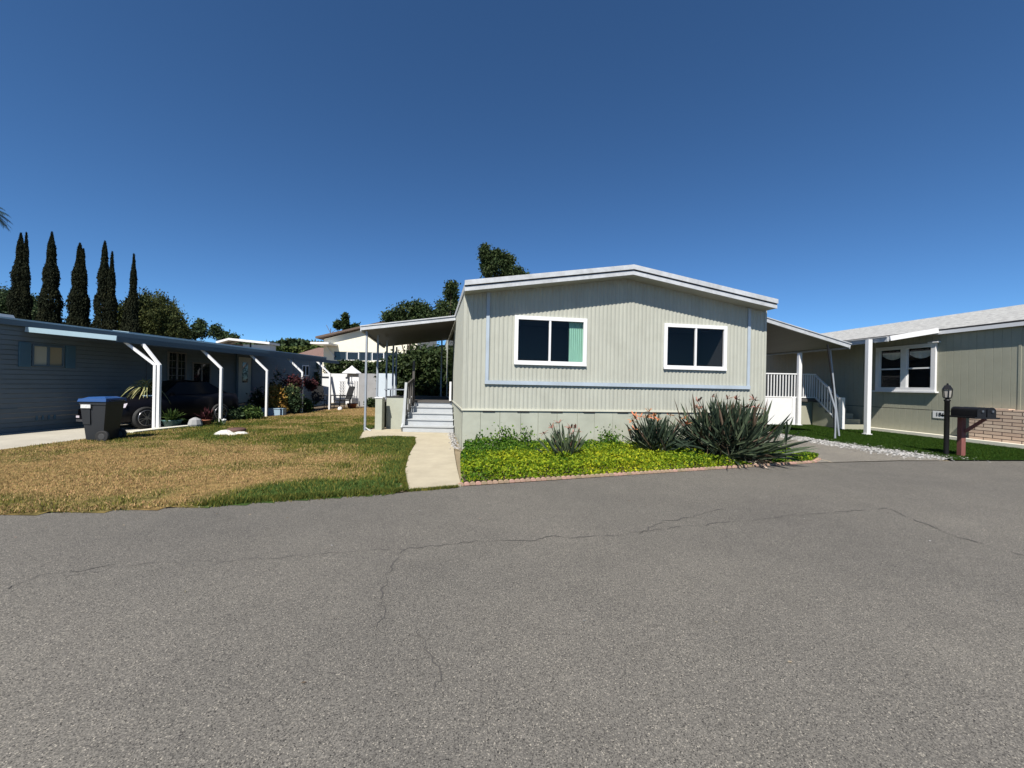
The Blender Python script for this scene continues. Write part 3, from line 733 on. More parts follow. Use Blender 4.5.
# small table and things on the deck behind the half wall
tb = thing('deck_table', 'small grey slatted table on the deck above the half wall', 'table', (-3.9, 13.6, .92))
mb = MB(); mb.box((-4.25, 13.3, 1.24), (-3.5, 13.9, 1.27)); mb.build('tabletop', 'steel', tb)
for x_, y_ in ((-4.2, 13.35), (-3.55, 13.35), (-4.2, 13.85), (-3.55, 13.85)): MB().bar((x_, y_, .92), (x_, y_, 1.24), .03).build('leg', 'steel', tb)

# ================================================================= CARPORT right of the main house
cp = thing('carport_roof', 'sloping white edged carport roof on two leaning grey poles, between the sage homes', 'carport', (8.5, 12.3, 0))
cl = at(767.5, 319.5, 11.95); cr_ = at(849, 345, 12.6); e = (cr_ - cl); c0 = cl - e * .42
db = Vector((-.2, 1, 0)) * 5.6
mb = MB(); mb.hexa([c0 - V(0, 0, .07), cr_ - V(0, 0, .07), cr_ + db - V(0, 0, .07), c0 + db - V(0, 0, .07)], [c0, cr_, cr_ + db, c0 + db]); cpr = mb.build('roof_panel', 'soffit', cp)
mb = MB(); mb.bar(c0 + V(0, -.03, -.04), cr_ + V(0, -.03, -.04), .05, .12); mb.bar(c0 + V(0, -.03, .03), cr_ + V(.02, -.03, .03), .09, .025); mb.bar(cr_ + V(.02, 0, -.05), cr_ + db + V(.02, 0, -.05), .05, .14); mb.build('gutter', 'gutter', cpr)
b1 = gz(835, 438.5, .02); t1_ = at(827.5, 344.5, b1.y)
MB().tube([b1, b1.lerp(t1_, .55) + V(.06, 0, 0), t1_], .022, 8).build('pole', 'blackm', cp)
b2 = gz(839, 436, .02); t2_ = at(829.5, 345, b2.y); MB().tube([b2, t2_], .03, 8).build('pole', 'steel', cp)
mb = MB(); mb.tube([b1 + V(0, 0, 0), b1 + V(-.02, -.02, .9), b1 + (t1_ - b1) * .55 + V(-.08, 0, 0)], .03, 6); mb.build('downspout', 'steel', cp)

# ================================================================= RIGHT HOUSE
FRH = Frame((14.3, 13.3), (-.1, 1), (1, .1)); FRH.n = Vector((-1, -.1, 0)).normalized()
rh = thing('neighbour_home', 'sage grooved mobile home with pale shingle roof and white double window, at the right', 'house', (14.3, 13.3, 0))
RW = (.16, 2.16, 1.55, 3.19)
hole = (RW[0] + .06, RW[1] - .06, RW[2] + .06, RW[3] - .06)
mb = profile_wall(FRH, grooves(-5.5, 10, .2), .925, lambda t: 3.6, [hole]); mb.build('wall', 'olive', rh)
mb = profile_wall(FRH, grooves(-5.5, 10, .2), -.02, lambda t: .905); mb.build('wall', 'olive', rh)
mb = MB(); FRH.box(mb, -5.5, 10, -.03, -.012, .90, .93); mb.build('wall_seam', 'dark', rh)
mb = MB(); FRH.box(mb, -.92, 10, .0, .28, -.02, .12); mb.build('concrete_footing', 'kerb', rh)
mb = MB(); FRH.box(mb, -1.92, -1.86, .0, .012, .92, 3.6); mb.build('batten', 'olive', rh)
bwin = win_frame(FRH, RW[0], RW[1], RW[2], RW[3], .13, .0, .07).build('window', 'white', rh)
t0, t1 = RW[0] + .13, RW[1] - .13; tm = (t0 + t1) / 2
mb = MB(); FRH.box(mb, tm - .09, tm + .09, .0, .06, RW[2] + .13, RW[3] - .13)
for a, b in ((t0, tm - .09), (tm + .09, t1)):
    FRH.box(mb, a, b, .0, .045, 2.33, 2.38); FRH.box(mb, a, a + .035, .0, .04, RW[2] + .13, RW[3] - .13); FRH.box(mb, b - .035, b, .0, .04, RW[2] + .13, RW[3] - .13)
mb.build('sash', 'white', bwin)
mb = MB(); FRH.box(mb, RW[0] - .06, RW[1] + .06, .0, .13, RW[2] - .05, RW[2] - .001); mb.build('sill', 'white', bwin); mb = MB(); FRH.box(mb, RW[0] - .1, RW[0] + .2, .0, .12, RW[3] + .001, RW[3] + .04); mb.build('head_trim', 'white', bwin)
pane(FRH, t0, t1, RW[2] + .12, RW[3] - .12, .012).build('pane', 'glass', bwin)
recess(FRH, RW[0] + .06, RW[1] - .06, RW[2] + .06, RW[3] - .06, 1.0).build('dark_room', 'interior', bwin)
for a, b in ((t0 + .02, tm - .1), (tm + .1, t1 - .02)):
    mb = MB(); n_ = 10
    for k in range(n_):   # scalloped valance
        ta = a + (b - a) * k / n_; tb_ = a + (b - a) * (k + 1) / n_; sag = lambda q: 2.80 + .16 * (2 * (q - a) / (b - a) - 1) ** 2
        mb.quad(FRH.P(ta, -.06 - .02 * (k % 2), sag(ta) - .1), FRH.P(tb_, -.06 - .02 * ((k + 1) % 2), sag(tb_) - .1), FRH.P(tb_, -.06, 2.96), FRH.P(ta, -.06, 2.96))
    mb.build('valance', 'blind', bwin)
# roof: eave strip z 3.5-3.6, rises inward
mb = MB(); P = FRH.P
mb.hexa([P(-5.5, .14, 3.55), P(-5.5, -4.0, 4.66), P(10, -4.0, 4.66), P(10, .14, 3.55)], [P(-5.5, .14, 3.62), P(-5.5, -4.0, 4.73), P(10, -4.0, 4.73), P(10, .14, 3.62)])
mb.hexa([P(-5.5, -4.0, 4.66), P(-5.5, -8.0, 3.55), P(10, -8.0, 3.55), P(10, -4.0, 4.66)], [P(-5.5, -4.0, 4.73), P(-5.5, -8.0, 3.62), P(10, -8.0, 3.62), P(10, -4.0, 4.73)])
rr = mb.build('roof', 'shingle', rh)
mb = MB(); FRH.box(mb, -5.5, 10, .145, .165, 3.45, 3.56); mb.build('fascia', 'white', rr)
mb = MB(); FRH.box(mb, -5.5, 10, .142, .150, 3.565, 3.615); mb.build('drip_edge', 'dark', rr)
mb = MB(); mb.quad(P(-5.5, .0, 3.555), P(10, 0, 3.555), P(10, .14, 3.545), P(-5.5, .14, 3.545)); mb.build('soffit', 'white', rr)
# entry awning of right house (posts at x~12.3)
aw = thing('entry_awning', 'white edged awning on white posts, shading the wall left of the double window', 'awning', (12.4, 13.4, 0))
Wn = P(.05, .17, 3.60); On = at(889, 338.5, 13.3); L_ = Vector((-.1, 1, 0)) * 7.5
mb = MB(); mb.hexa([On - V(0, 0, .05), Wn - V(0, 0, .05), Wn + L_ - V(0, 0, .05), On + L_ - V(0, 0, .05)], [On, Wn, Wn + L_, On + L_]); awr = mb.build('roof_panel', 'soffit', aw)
mb = MB(); mb.bar(On + V(0, -.03, .0), Wn + V(0, -.03, -.02), .05, .16); mb.build('front_fascia', 'white', awr)
mb = MB(); mb.bar(On + V(-.03, 0, -.02), On + L_ + V(-.03, 0, -.02), .05, .15); mb.bar(On + V(-.05, 0, .055), On + L_ + V(-.05, 0, .055), .09, .02); mb.build('gutter', 'gutter', awr)
rp = gz(867, 435); 
def wpost(x, y, z0, z1, w=.12, root=aw):
    mb = MB(); mb.box((x - w / 2, y - w / 2, z0), (x + w / 2, y + w / 2, z1))
    for s in (-1, 0, 1): mb.box((x + s * w * .33 - .008, y - w / 2 - .008, z0 + .02), (x + s * w * .33 + .008, y - w / 2 + .002, z1))
    mb.box((x - w * .75, y - w * .75, z0), (x + w * .75, y + w * .75, z0 + .03)); return mb.build('post', 'vinyl', root)
wpost(rp.x, rp.y, .02, 3.3, .13); wpost(12.2, 17.0, .02, 3.2, .13)
bb = at(766, 351, 17.0); mb = MB(); mb.bar((9.5, 17.0, bb.z), (12.2, 17.0, 3.17), .08, .12); mb.build('beam', 'white', aw)

# ---- white deck with railings and stairs
wd = thing('raised_entry_deck', 'raised white railed entry deck with stairs, beside the neighbouring sage home', 'deck', (11.8, 17.2, 0))
DZ = 1.14
mb = MB(); mb.box((9.0, 17.15, DZ - .12), (13.75, 19.5, DZ)); mb.build('deck_floor', 'deckdark', wd)
mb = MB(); mb.box((9.0, 17.06, .02), (11.95, 17.12, DZ + .02)); mb.box((11.95, 17.03, .02), (12.09, 17.15, DZ + .05)); mb.build('white_panel', 'white', wd)
mb = MB(); mb.box((12.3, 17.3, .02), (13.7, 17.36, DZ - .05)); mb.build('lower_wall', 'olive', wd)
def rail(p, q, h, nb, name='railing', w=.035, parent=wd):
    mb = MB(); p = Vector(p); q = Vector(q); mb.bar(p + V(0, 0, h), q + V(0, 0, h), .07, .05); mb.bar(p + V(0, 0, .06), q + V(0, 0, .06), .05, .05)
    for k in range(nb):
        c = p.lerp(q, (k + .5) / nb); mb.box((c.x - w / 2, c.y - w / 2, c.z + .08), (c.x + w / 2, c.y + w / 2, c.z + h - .02))
    return mb.build(name, 'white', parent)
rail((9.1, 17.08, DZ), (12.13, 17.08, DZ), 1.05, 24); rail((12.28, 17.2, DZ), (13.05, 17.2, DZ), 1.05, 8)
rail((13.05, 17.2, DZ), (12.85, 15.6, .15), 1.0, 9, 'stair_railing')
MB().box((12.78, 15.5, .02), (12.92, 15.64, 1.25)).build('newel_post', 'white', wd)
for k in range(5):
    y0 = 15.55 + k * .33; mb = MB(); mb.box((12.95, y0, .02), (13.85, y0 + .33, .2 + .2 * k)); mb.build('stair', 'olive', wd)
# house number on right wall
sg = P(-.12, 0, .0); hn = thing('house_number_sign', 'small white plaque with black number 186 on the sage wall behind the lamp post', 'sign', P(.1, .02, .72))
mb = MB(); FRH.box(mb, -.18, .24, .002, .02, .66, .9); mb.build('plaque', 'white', hn)
tcu = bpy.data.curves.new('digits', 'FONT'); tcu.body = '186'; tcu.size = .17; tcu.extrude = .003; tcu.align_x = 'CENTER'; tcu.align_y = 'CENTER'; tcu.offset = .002
to = bpy.data.objects.new('digits', tcu); C.objects.link(to)
bpy.context.view_layer.update()
me = bpy.data.meshes.new_from_object(to); bpy.data.objects.remove(to)
dg = bpy.data.objects.new('digits', me); me.materials.append(M['blackm']); C.objects.link(dg); dg.parent = hn
ez = Vector((-1, -.1, 0)).normalized(); ex = Vector((.1, -1, 0)).normalized(); ey = Vector((0, 0, 1))
mw = Matrix((ex, ey, ez)).transposed().to_4x4(); mw.translation = P(.03, .024, .78) - hn.location; dg.matrix_local = mw
# brick planter
bp = thing('brick_planter', 'low planter wall of long buff bricks at the right edge', 'planter', (14.0, 12, 0))
mb = MB(); FRH.box(mb, -5.0, -.93, .01, .26, -.0, 1.05); mb.build('wall', 'brick', bp)
mb = MB(); 
for k in range(10): 
    t = -1.02 - k * .42; FRH.box(mb, t - .38, t, -.0 + .02, .24, 1.052, 1.062 + .02 * (k % 3 == 1))
mb.build('cap', 'brick', bp)
mb = MB(); FRH.box(mb, -5.0, -.94, .262, .50, -.02, .12); mb.build('footing', 'kerb', bp)

# ---- lamp post
lp = gz(946, 455.5); lp.x = 10.57; lp.y = 9.71
lamp = thing('lamp_post', 'slim black garden lamp post with small lantern, left of the mailboxes', 'lamp post', (lp.x, lp.y, 0))
x_, y_ = lp.x, lp.y
MB().lathe((x_, y_, 0), [(.05, -.02), (.05, 1.30), (.062, 1.31), (.062, 1.34), (.03, 1.36)], 12).build('pole', 'blackm', lamp)
mb = MB(); mb.lathe((x_, y_, 0), [(.03, 1.36), (.075, 1.38), (.075, 1.40)], 6, False); mb.lathe((x_, y_, 0), [(.10, 1.59), (.09, 1.61), (.05, 1.69), (.02, 1.70), (.02, 1.73), (.001, 1.745)], 6, False); mb.quad(*[(x_ + .10 * math.cos(k * math.pi / 3), y_ + .10 * math.sin(k * math.pi / 3), 1.59) for k in range(6)])
for k in range(6):
    a = k * math.pi / 3; mb.bar((x_ + .073 * math.cos(a), y_ + .073 * math.sin(a), 1.40), (x_ + .088 * math.cos(a), y_ + .088 * math.sin(a), 1.59), .012)
ln = mb.build('lantern', 'blackm', lamp)
MB().lathe((x_, y_, 0), [(.055, 1.40), (.076, 1.585)], 6, False).build('lantern_glass', mat('lantern_glass', (.35, .33, .3), .2), ln)
# ---- mailboxes
mbx = thing('mailbox_post', 'red brown wooden post with diagonal brace, carrying two black mailboxes', 'mailbox post', (10.75, 9.55, -.02))
MB().box((10.69, 9.49, -.05), (10.79, 9.59, .93)).build('post', 'brownpost', mbx)
MB().bar((10.77, 9.49, .60), (10.83, 9.14, .93), .05, .06).build('brace', 'brownpost', mbx)
MB().box((10.55, 9.1, .93), (11.12, 9.82, .965)).build('shelf', 'blackm', mbx)
def mailbox(x0, label):
    r = thing('mailbox', label, 'mailbox', (x0, 9.2, .965), 'black mailboxes on the post')
    wd_, y0, y1, zb, h = .19, 9.14, 9.68, .965, .14
    prof = [(0, 0), (wd_, 0), (wd_, h)] + [(wd_ / 2 + wd_ / 2 * math.cos(a), h + wd_ / 2 * .85 * math.sin(a)) for a in [math.pi * k / 8 for k in range(1, 8)]] + [(0, h)]
    n_ = len(prof); mb = MB(); fr_ = [(x0 + p[0], y0, zb + p[1]) for p in prof]; bk = [(x0 + p[0], y1, zb + p[1]) for p in prof]
    mb.add(fr_ + bk, [list(range(n_)), list(range(n_, 2 * n_))[::-1]] + [[i, n_ + i, n_ + (i + 1) % n_, (i + 1) % n_] for i in range(n_)]); mb.build('body', 'blackm', r)
    mb = MB(); d = [(x0 + wd_ / 2 + (p[0] - wd_ / 2) * 1.06, y0 - .018, zb + (p[1] - .1) * 1.05 + .1) for p in prof]; d2 = [(v[0], v[1] + .016, v[2]) for v in d]
    mb.add(d + d2, [list(range(n_)), list(range(n_, 2 * n_))[::-1]] + [[i, n_ + i, n_ + (i + 1) % n_, (i + 1) % n_] for i in range(n_)]); dr = mb.build('door', 'blackm', r)
    mb = MB(); mb.box((x0 + wd_ / 2 - .022, y0 - .045, zb + .115), (x0 + wd_ / 2 + .022, y0 - .019, zb + .16)); mb.build('handle', 'chrome', dr)
    return r
mailbox(10.63, 'left of the two black mailboxes on the red brown post'); mailbox(10.86, 'right of the two black mailboxes on the red brown post')

# ================================================================= LEFT HOUSE
FLH = Frame((-12.9, 10.05), (.1, 1), (-1, .1)); FLH.n = Vector((1, -.1, 0)).normalized()
lh = thing('blue_mobile_home', 'long blue grey lap sided mobile home with carport along its side, at the left', 'house', (-12.9, 10.05, 0))
wins = [(.66, 1.30, 1.74, 2.30), (4.40, 5.15, 1.26, 2.45), (5.40, 6.25, 1.27, 2.12), (12.2, 12.85, 1.75, 2.35)]
wins[0] = (.62, 1.32, 1.74, 2.31)
mb = lap_wall(FLH, -4, 14.2, 0, 2.86, .125, [(w_[0] + .03, w_[1] - .03, w_[2] + .03, w_[3] - .03) for w_ in wins]); mb.build('wall', 'bluewall', lh)
P = FLH.P
for te in (-4, 14.2): MB().quad(P(te, 0, 0), P(te, -8, 0), P(te, -8, 2.9), P(te, 0, 2.9)).build('end_wall', 'bluewall', lh)
mb = MB(); mb.hexa([P(-4.2, .12, 2.86), P(14.4, .12, 2.86), P(14.4, -4, 3.25), P(-4.2, -4, 3.25)], [P(-4.2, .12, 2.93), P(14.4, .12, 2.93), P(14.4, -4, 3.32), P(-4.2, -4, 3.32)])
rl = mb.build('roof', 'blueroof', lh)
mb = MB(); FLH.box(mb, -4.2, 14.4, .121, .14, 2.76, 2.935); mb.build('fascia', 'bluetrim', rl)
mb = MB(); FLH.box(mb, -4.2, 14.4, .141, .15, 2.90, 2.94); mb.build('drip_edge', 'paleblue', rl)
mb = MB(); mb.hexa([P(3.0, .10, 2.945), P(9, .10, 2.945), P(9, -.5, 3.0), P(3.0, -.5, 3.0)], [P(3.0, .10, 2.965), P(9, .10, 2.965), P(9, -.5, 3.02), P(3.0, -.5, 3.02)]); mb.build('sky_glint_strip', 'paleblue', rl)  # pale strip added on the roof, sky reflection put into its colour
fills = ['creampane', 'darkglass', 'darkglass', 'darkglass']
for i, w_ in enumerate(wins):
    wf = win_frame(FLH, *w_, .05 if i != 0 else .035, .0, .05, mulls=((w_[0] + w_[1]) / 2,), mw=.05).build('window', 'bluetrim' if i == 0 else 'dimframe' if i < 3 else 'white', lh)
    if i == 0:
        m_ = (w_[0] + w_[1]) / 2
        part_label(pane(FLH, w_[0] + .035, m_, w_[2] + .035, w_[3] - .035, .01).build('pane', 'creampane', wf), 'pane with cream blind')
        part_label(pane(FLH, m_, w_[1] - .035, w_[2] + .035, w_[3] - .035, .01).build('pane', 'tanpane', wf), 'pane with tan blind')
        for a, b in ((w_[0] - .27, w_[0] - .03), (w_[1] + .03, w_[1] + .27)):
            mb = MB(); FLH.box(mb, a, b, .02, .045, w_[2] - .03, w_[3] + .05)
            z = w_[2] + .02
            while z < w_[3]: FLH.box(mb, a + .03, b - .03, .045, .055, z, z + .025); z += .05
            mb.build('shutter', 'shutter', lh)
    else:
        pane(FLH, w_[0] + .05, w_[1] - .05, w_[2] + .05, w_[3] - .05, .01).build('pane', 'darkglass', wf)
        if i == 1:
            mb = MB()
            for k in range(1, 4): FLH.box(mb, w_[0] + .05, w_[1] - .05, .012, .02, w_[2] + .05 + k * .27, w_[2] + .065 + k * .27)
            for q in (.25, .75): FLH.box(mb, w_[0] + (w_[1] - w_[0]) * q - .006, w_[0] + (w_[1] - w_[0]) * q + .006, .012, .021, w_[2] + .05, w_[3] - .05)
            mb.build('muntins', 'dimframe', wf)
# door with white panel
mb = MB(); FLH.box(mb, 7.65, 8.4, .02, .05, .45, 2.48); dd = mb.build('door', 'cream', lh)
mb = MB(); FLH.box(mb, 7.88, 8.2, .051, .056, 1.35, 2.25); mb.build('door_glass', 'darkglass', dd)
mb = MB(); FLH.box(mb, 7.55, 7.64, .02, .07, .4, 2.52); FLH.box(mb, 8.41, 8.5, .02, .07, .4, 2.52); FLH.box(mb, 7.55, 8.5, .02, .07, 2.521, 2.6); mb.build('door_frame', 'bluetrim', lh)
for k in range(4): mb = MB(); FLH.box(mb, .72 + k * .13, .77 + k * .13, .03, .034, .28, .40); mb.build('skirting_vent', 'shutter', lh)
mb = MB(); FLH.box(mb, -4.0, .35, .018, .03, .62, .64); mb.build('skirting_edge', 'bluetrim', lh)
# small vent on roof
mb = MB(); mb.hexa([P(.1, -.3, 2.96), P(.5, -.3, 2.96), P(.5, -.8, 3.0), P(.1, -.8, 3.0)], [P(.15, -.3, 3.06), P(.45, -.3, 3.06), P(.45, -.8, 3.1), P(.15, -.8, 3.1)]); mb.build('roof_vent', 'white', rl)
# carport roof
ca = thing('side_carport', 'blue edged carport roof with bent white posts along the blue grey home', 'carport', (-10.2, 11.3, 0))
T0, T1, OO = .45, 12.4, 2.03
TO, TE = 1.02, 9.4
w0, w1 = 2.72, 2.57
mb = MB(); mb.hexa([P(T0, .15, w0 - .04), P(TO, OO, w1 - .04), P(TE, OO, w1 - .04), P(TE, .15, w0 - .04)][::-1], [P(T0, .15, w0), P(TO, OO, w1), P(TE, OO, w1), P(TE, .15, w0)][::-1]); cr2 = mb.build('roof_panel', 'blueroof', ca)
mb = MB(); mb.bar(P(T0 - .02, .10, w0 - .03), P(TO - .02, OO + .05, w1 - .03), .03, .13); mb.build('front_fascia', 'paleblue', cr2)  # paler blue than the side fascia: sunlight on this face put into the colour
mb = MB(); mb.bar(P(TO, OO + .02, w1 - .05), P(T1, OO + .02, w1 - .05), .04, .15); mb.build('side_fascia', 'bluetrim', cr2)
for k in range(12): MB().bar(P(TO + .35 + k * .68, .2, w0 - .08), P(TO + .35 + k * .68, OO, w1 - .08), .04, .06).build('rafter', 'bluetrim', cr2)
posts = [11.42, 13.7, 15.9, 18.15, 20.4]
for i, y_ in enumerate(posts):
    x_ = -11.4 + .1 * y_ + .07
    mb = MB(); ps = ((0, 0),) if i else ((0, 0), (.09, .03))
    for k, (dx, dy) in enumerate(ps):
        kn = V(x_ + dx, y_ + dy, 1.86); mb.box((kn.x - .036, kn.y - .036, .0), (kn.x + .036, kn.y + .036, 1.86))
        mb.bar(kn + V(.01, 0, -.02), V(kn.x - (.64 if k else .70), kn.y + (.0 if i else (-.22 + .34 * k)), 2.50), .065, .065)
    mb.build('post', 'vinyl', ca)

# ---- trash bin
tbn = thing('trash_bin', 'black wheeled bin with a blue lid, standing at the edge of the left driveway', 'bin', (-9.55, 9.38, 0))
bx, by, bz = -9.46, 9.28, .01
yaw = R(8); ca_, sa_ = math.cos(yaw), math.sin(yaw)
def bl_(x, y, z):
    x *= .72; y *= .80; z *= .96
    return (bx + x * ca_ - y * sa_, by + x * sa_ + y * ca_, bz + z)
mb = MB()
mb.hexa([bl_(-.25, -.26, .05), bl_(.22, -.26, .05), bl_(.22, .26, .05), bl_(-.25, .26, .05)], [bl_(-.37, -.32, .93), bl_(.33, -.32, .93), bl_(.33, .32, .93), bl_(-.37, .32, .93)])
mb.hexa([bl_(-.39, -.34, .88), bl_(.35, -.34, .88), bl_(.35, .34, .88), bl_(-.39, .34, .88)], [bl_(-.39, -.34, .95), bl_(.35, -.34, .95), bl_(.35, .34, .95), bl_(-.39, .34, .95)])
mb.hexa([bl_(-.31, -.30, .42), bl_(-.1, -.315, .42), bl_(-.1, -.2, .42), bl_(-.31, -.2, .42)], [bl_(-.36, -.325, .80), bl_(-.1, -.33, .80), bl_(-.1, -.2, .8), bl_(-.36, -.2, .8)])
mb.build('body', 'binbody', tbn)
mb = MB(); mb.hexa([bl_(-.42, -.37, .952), bl_(.37, -.37, .952), bl_(.37, .37, .952), bl_(-.42, .37, .952)], [bl_(-.40, -.35, 1.02), bl_(.36, -.35, 1.03), bl_(.36, .35, 1.03), bl_(-.40, .35, 1.02)])
mb.hexa([bl_(-.36, -.30, 1.02), bl_(.30, -.30, 1.03), bl_(.30, .30, 1.03), bl_(-.36, .30, 1.02)], [bl_(-.25, -.2, 1.06), bl_(.2, -.2, 1.07), bl_(.2, .2, 1.07), bl_(-.25, .2, 1.06)])
mb.build('lid', 'binlid', tbn)
mb = MB(); mb.quad(bl_(-.33, -.345, .80), bl_(-.06, -.345, .80), bl_(-.06, -.349, .885), bl_(-.33, -.349, .885)); 
mb.v = [(v[0], v[1] - .010, v[2] - .0) for v in mb.v]; mb.build('sticker', 'paper', tbn)
def wheel_mesh(c, ax, r, w_, rim=True):
    a = Vector(ax).normalized(); c = Vector(c); mb = MB(); mb.tube([c - a * w_ / 2, c - a * w_ * .4, c + a * w_ * .4, c + a * w_ / 2], [r * .9, r, r, r * .9], 24); return mb
for s in (-1, 1):
    wh = wheel_mesh(bl_(.24, s * .30, .13), (-sa_, ca_, 0), .13, .06).build('wheel', 'rubber', tbn)
    wheel_mesh(bl_(.24, s * .30, .13), (-sa_, ca_, 0), .07, .07).build('hub', mat('grey_hub', (.04, .04, .04), .6), wh)
mb = MB(); mb.tube([bl_(.36, -.25, .97), bl_(.42, -.22, .98), bl_(.42, .22, .98), bl_(.36, .25, .97)], .015, 8); mb.build('handle', 'binbody', tbn)

# ---- parked car, nose towards the camera
car = thing('parked_car', 'black sedan parked nose out in the shade of the left carport', 'car', (-11.7, 13.3, 0))
cyaw = R(-13); cc, cs_ = math.cos(cyaw), math.sin(cyaw); CX0, CY0 = -11.54, 11.05
def cl_(x, y, z):
    x *= .84; y *= .86
    return (CX0 + x * cc - y * cs_, CY0 + x * cs_ + y * cc, z)   # x lateral, y back from nose
# body: lofted sections along y
secs = [  # y, halfwidth bottom, halfwidth mid, z bottom, z belt, z top(hood), halfwidth top
 (0.0, .62, .70, .28, .55, .62, .55), (.12, .74, .82, .22, .58, .70, .66), (.45, .82, .88, .20, .62, .80, .72), (1.1, .84, .90, .20, .68, .90, .74), (1.55, .84, .91, .20, .78, .97, .76),
 (2.6, .84, .91, .20, .82, .98, .78), (3.6, .84, .90, .20, .85, 1.0, .76), (4.1, .82, .88, .24, .85, 1.0, .74), (4.5, .74, .8, .32, .75, .95, .64)]
mb = MB(); vs = []; fs = []
for (y, hb, hm, zb, zm, zt, ht) in secs:
    ring = [(-hb, zb), (-hm, zb + .16), (-hm, zm), (-ht, zt), (0, zt + .04), (ht, zt), (hm, zm), (hm, zb + .16), (hb, zb)]
    vs += [cl_(x, y, z) for x, z in ring]
n_ = 9
for i in range(len(secs) - 1):
    for k in range(n_):
        a = i * n_ + k; b = i * n_ + (k + 1) % n_; fs.append([a, b, b + n_, a + n_])
fs.append(list(range(n_))); fs.append(list(range((len(secs) - 1) * n_, len(secs) * n_))[::-1])
mb.add(vs, fs, True)
# cabin
cab = [(1.45, .74, .96), (2.15, .60, 1.36), (2.7, .60, 1.42), (3.3, .58, 1.38), (4.05, .70, 1.0)]
vs = []; fs = []
for (y, h_, z) in cab: vs += [cl_(-.74, y if z > 1.1 else y, .93), cl_(-h_, y, z), cl_(0, y, z + .03), cl_(h_, y, z), cl_(.74, y, .93)]
for i in range(len(cab) - 1):
    for k in range(1, 3):
        a = i * 5 + k; fs.append([a, a + 1, a + 6, a + 5])
mb.add(vs, [f for f in fs if True], True)
body = mb.build('body', 'carpaint', car)
def cq(name, m, pts, par=car): mb = MB(); mb.quad(*[cl_(*p) for p in pts]); return mb.build(name, m, par)
cq('windscreen', 'carglass', [(-.72, 1.44, .97), (.72, 1.44, .97), (.585, 2.13, 1.365), (-.585, 2.13, 1.365)])
for s in (-1, 1):
    cq('side_window', 'carglass', [(s * .745, 1.5, .96), (s * .745, 4.0, .96), (s * .59, 3.3, 1.375), (s * .61, 2.15, 1.36)])
    mb = MB(); mb.add([cl_(s * .66, .09, .60), cl_(s * .86, .34, .64), cl_(s * .83, .42, .76), cl_(s * .56, .10, .69)], [[0, 1, 2, 3]]); mb.v = [(v[0] + .015 * s, v[1] - .03, v[2]) for v in mb.v]; mb.build('headlight', 'lamp', car)
    mb = MB(); mb.box((0, 0, 0), (.001, .001, .001)); 
    mb = MB(); mb.hexa([cl_(s * .88, 1.62, .93), cl_(s * 1.04, 1.62, .95), cl_(s * 1.04, 1.74, .95), cl_(s * .88, 1.74, .93)], [cl_(s * .9, 1.64, 1.03), cl_(s * 1.03, 1.64, 1.05), cl_(s * 1.03, 1.72, 1.05), cl_(s * .9, 1.72, 1.03)]); mb.build('mirror', 'carpaint', car)
    mb = MB(); c = cl_(s * .66, .02, .36); mb.box((c[0] - .08, c[1] - .02, c[2] - .03), (c[0] + .08, c[1] + .02, c[2] + .03)); mb.build('fog_lamp', 'lamp', car)
    for yy in (.88, 3.55):
        ax = (cc, cs_, 0); wh = wheel_mesh(cl_(s * .86, yy, .32), ax, .32, .2).build('wheel', 'rubber', car)
        mb = MB(); c = Vector(cl_(s * .86, yy, .32)); a = Vector(ax) * s * .105; q = Vector((-cs_, cc, 0))
        for k in range(10):
            an = k * math.pi / 5 + (.12 if k % 2 else -.12); d = q * math.cos(an) + V(0, 0, 1) * math.sin(an); mb.bar(c + a + d * .05, c + a + d * .215, .028, .02)
        mb.tube([c + a * .99 + (q * math.cos(k * math.pi / 10) + V(0, 0, 1) * math.sin(k * math.pi / 10)) * .22 for k in range(21)], .014, 6, cap=False)
        mb.tube([c + a * .9, c + a * 1.06], .055, 10); mb.build('rim', 'chrome', wh)
mb = MB()
for k in range(4): mb.bar(cl_(-.5, -.01, .40 + k * .05), cl_(.5, -.01, .40 + k * .05), .02, .015)
mb.build('grille', mat('grille_dark', (.05, .05, .05), .4), car)
mb = MB(); mb.bar(cl_(-.7, -.02, .26), cl_(.7, -.02, .26), .05, .06); mb.build('bumper_lip', 'chrome', car)

# ================================================================= FOLIAGE TOOLS
def leaf_quads(cent, size, up=0.0, aspect=.5):
    n_ = len(cent); d = rng.normal(size=(n_, 3)); d[:, 2] += up; d /= np.linalg.norm(d, axis=1)[:, None]
    r = rng.normal(size=(n_, 3)); r -= (r * d).sum(1)[:, None] * d; r /= np.linalg.norm(r, axis=1)[:, None]
    s = size * rng.uniform(.6, 1.4, n_)[:, None]
    q = np.zeros((n_, 4, 3)); q[:, 0] = cent - d * s; q[:, 1] = cent + r * s * aspect; q[:, 2] = cent + d * s; q[:, 3] = cent - r * s * aspect
    return q
def crown(lobes, per, clump_r, size, lf=16, shell=.55, up=0., aspect=.5, core=True):
    out = []
    for (cx, cy, cz, rx, ry, rz) in lobes:
        nc = int(per * (rx * ry * rz) ** (1 / 3.) ** 2 * 1.0) + 4
        d = rng.normal(size=(nc, 3)); d /= np.linalg.norm(d, axis=1)[:, None]
        rad = shell + (1 - shell) * rng.random(nc) ** .5; rad *= 1 + .12 * rng.normal(size=nc)
        c = np.array([cx, cy, cz]) + d * rad[:, None] * np.array([rx, ry, rz])
        cl = np.repeat(c, lf, axis=0) + rng.normal(0, clump_r, (nc * lf, 3)) * rng.uniform(.5, 1.2, (nc * lf, 1))
        out.append(cl)
    return leaf_quads(np.concatenate(out), size, up, aspect)
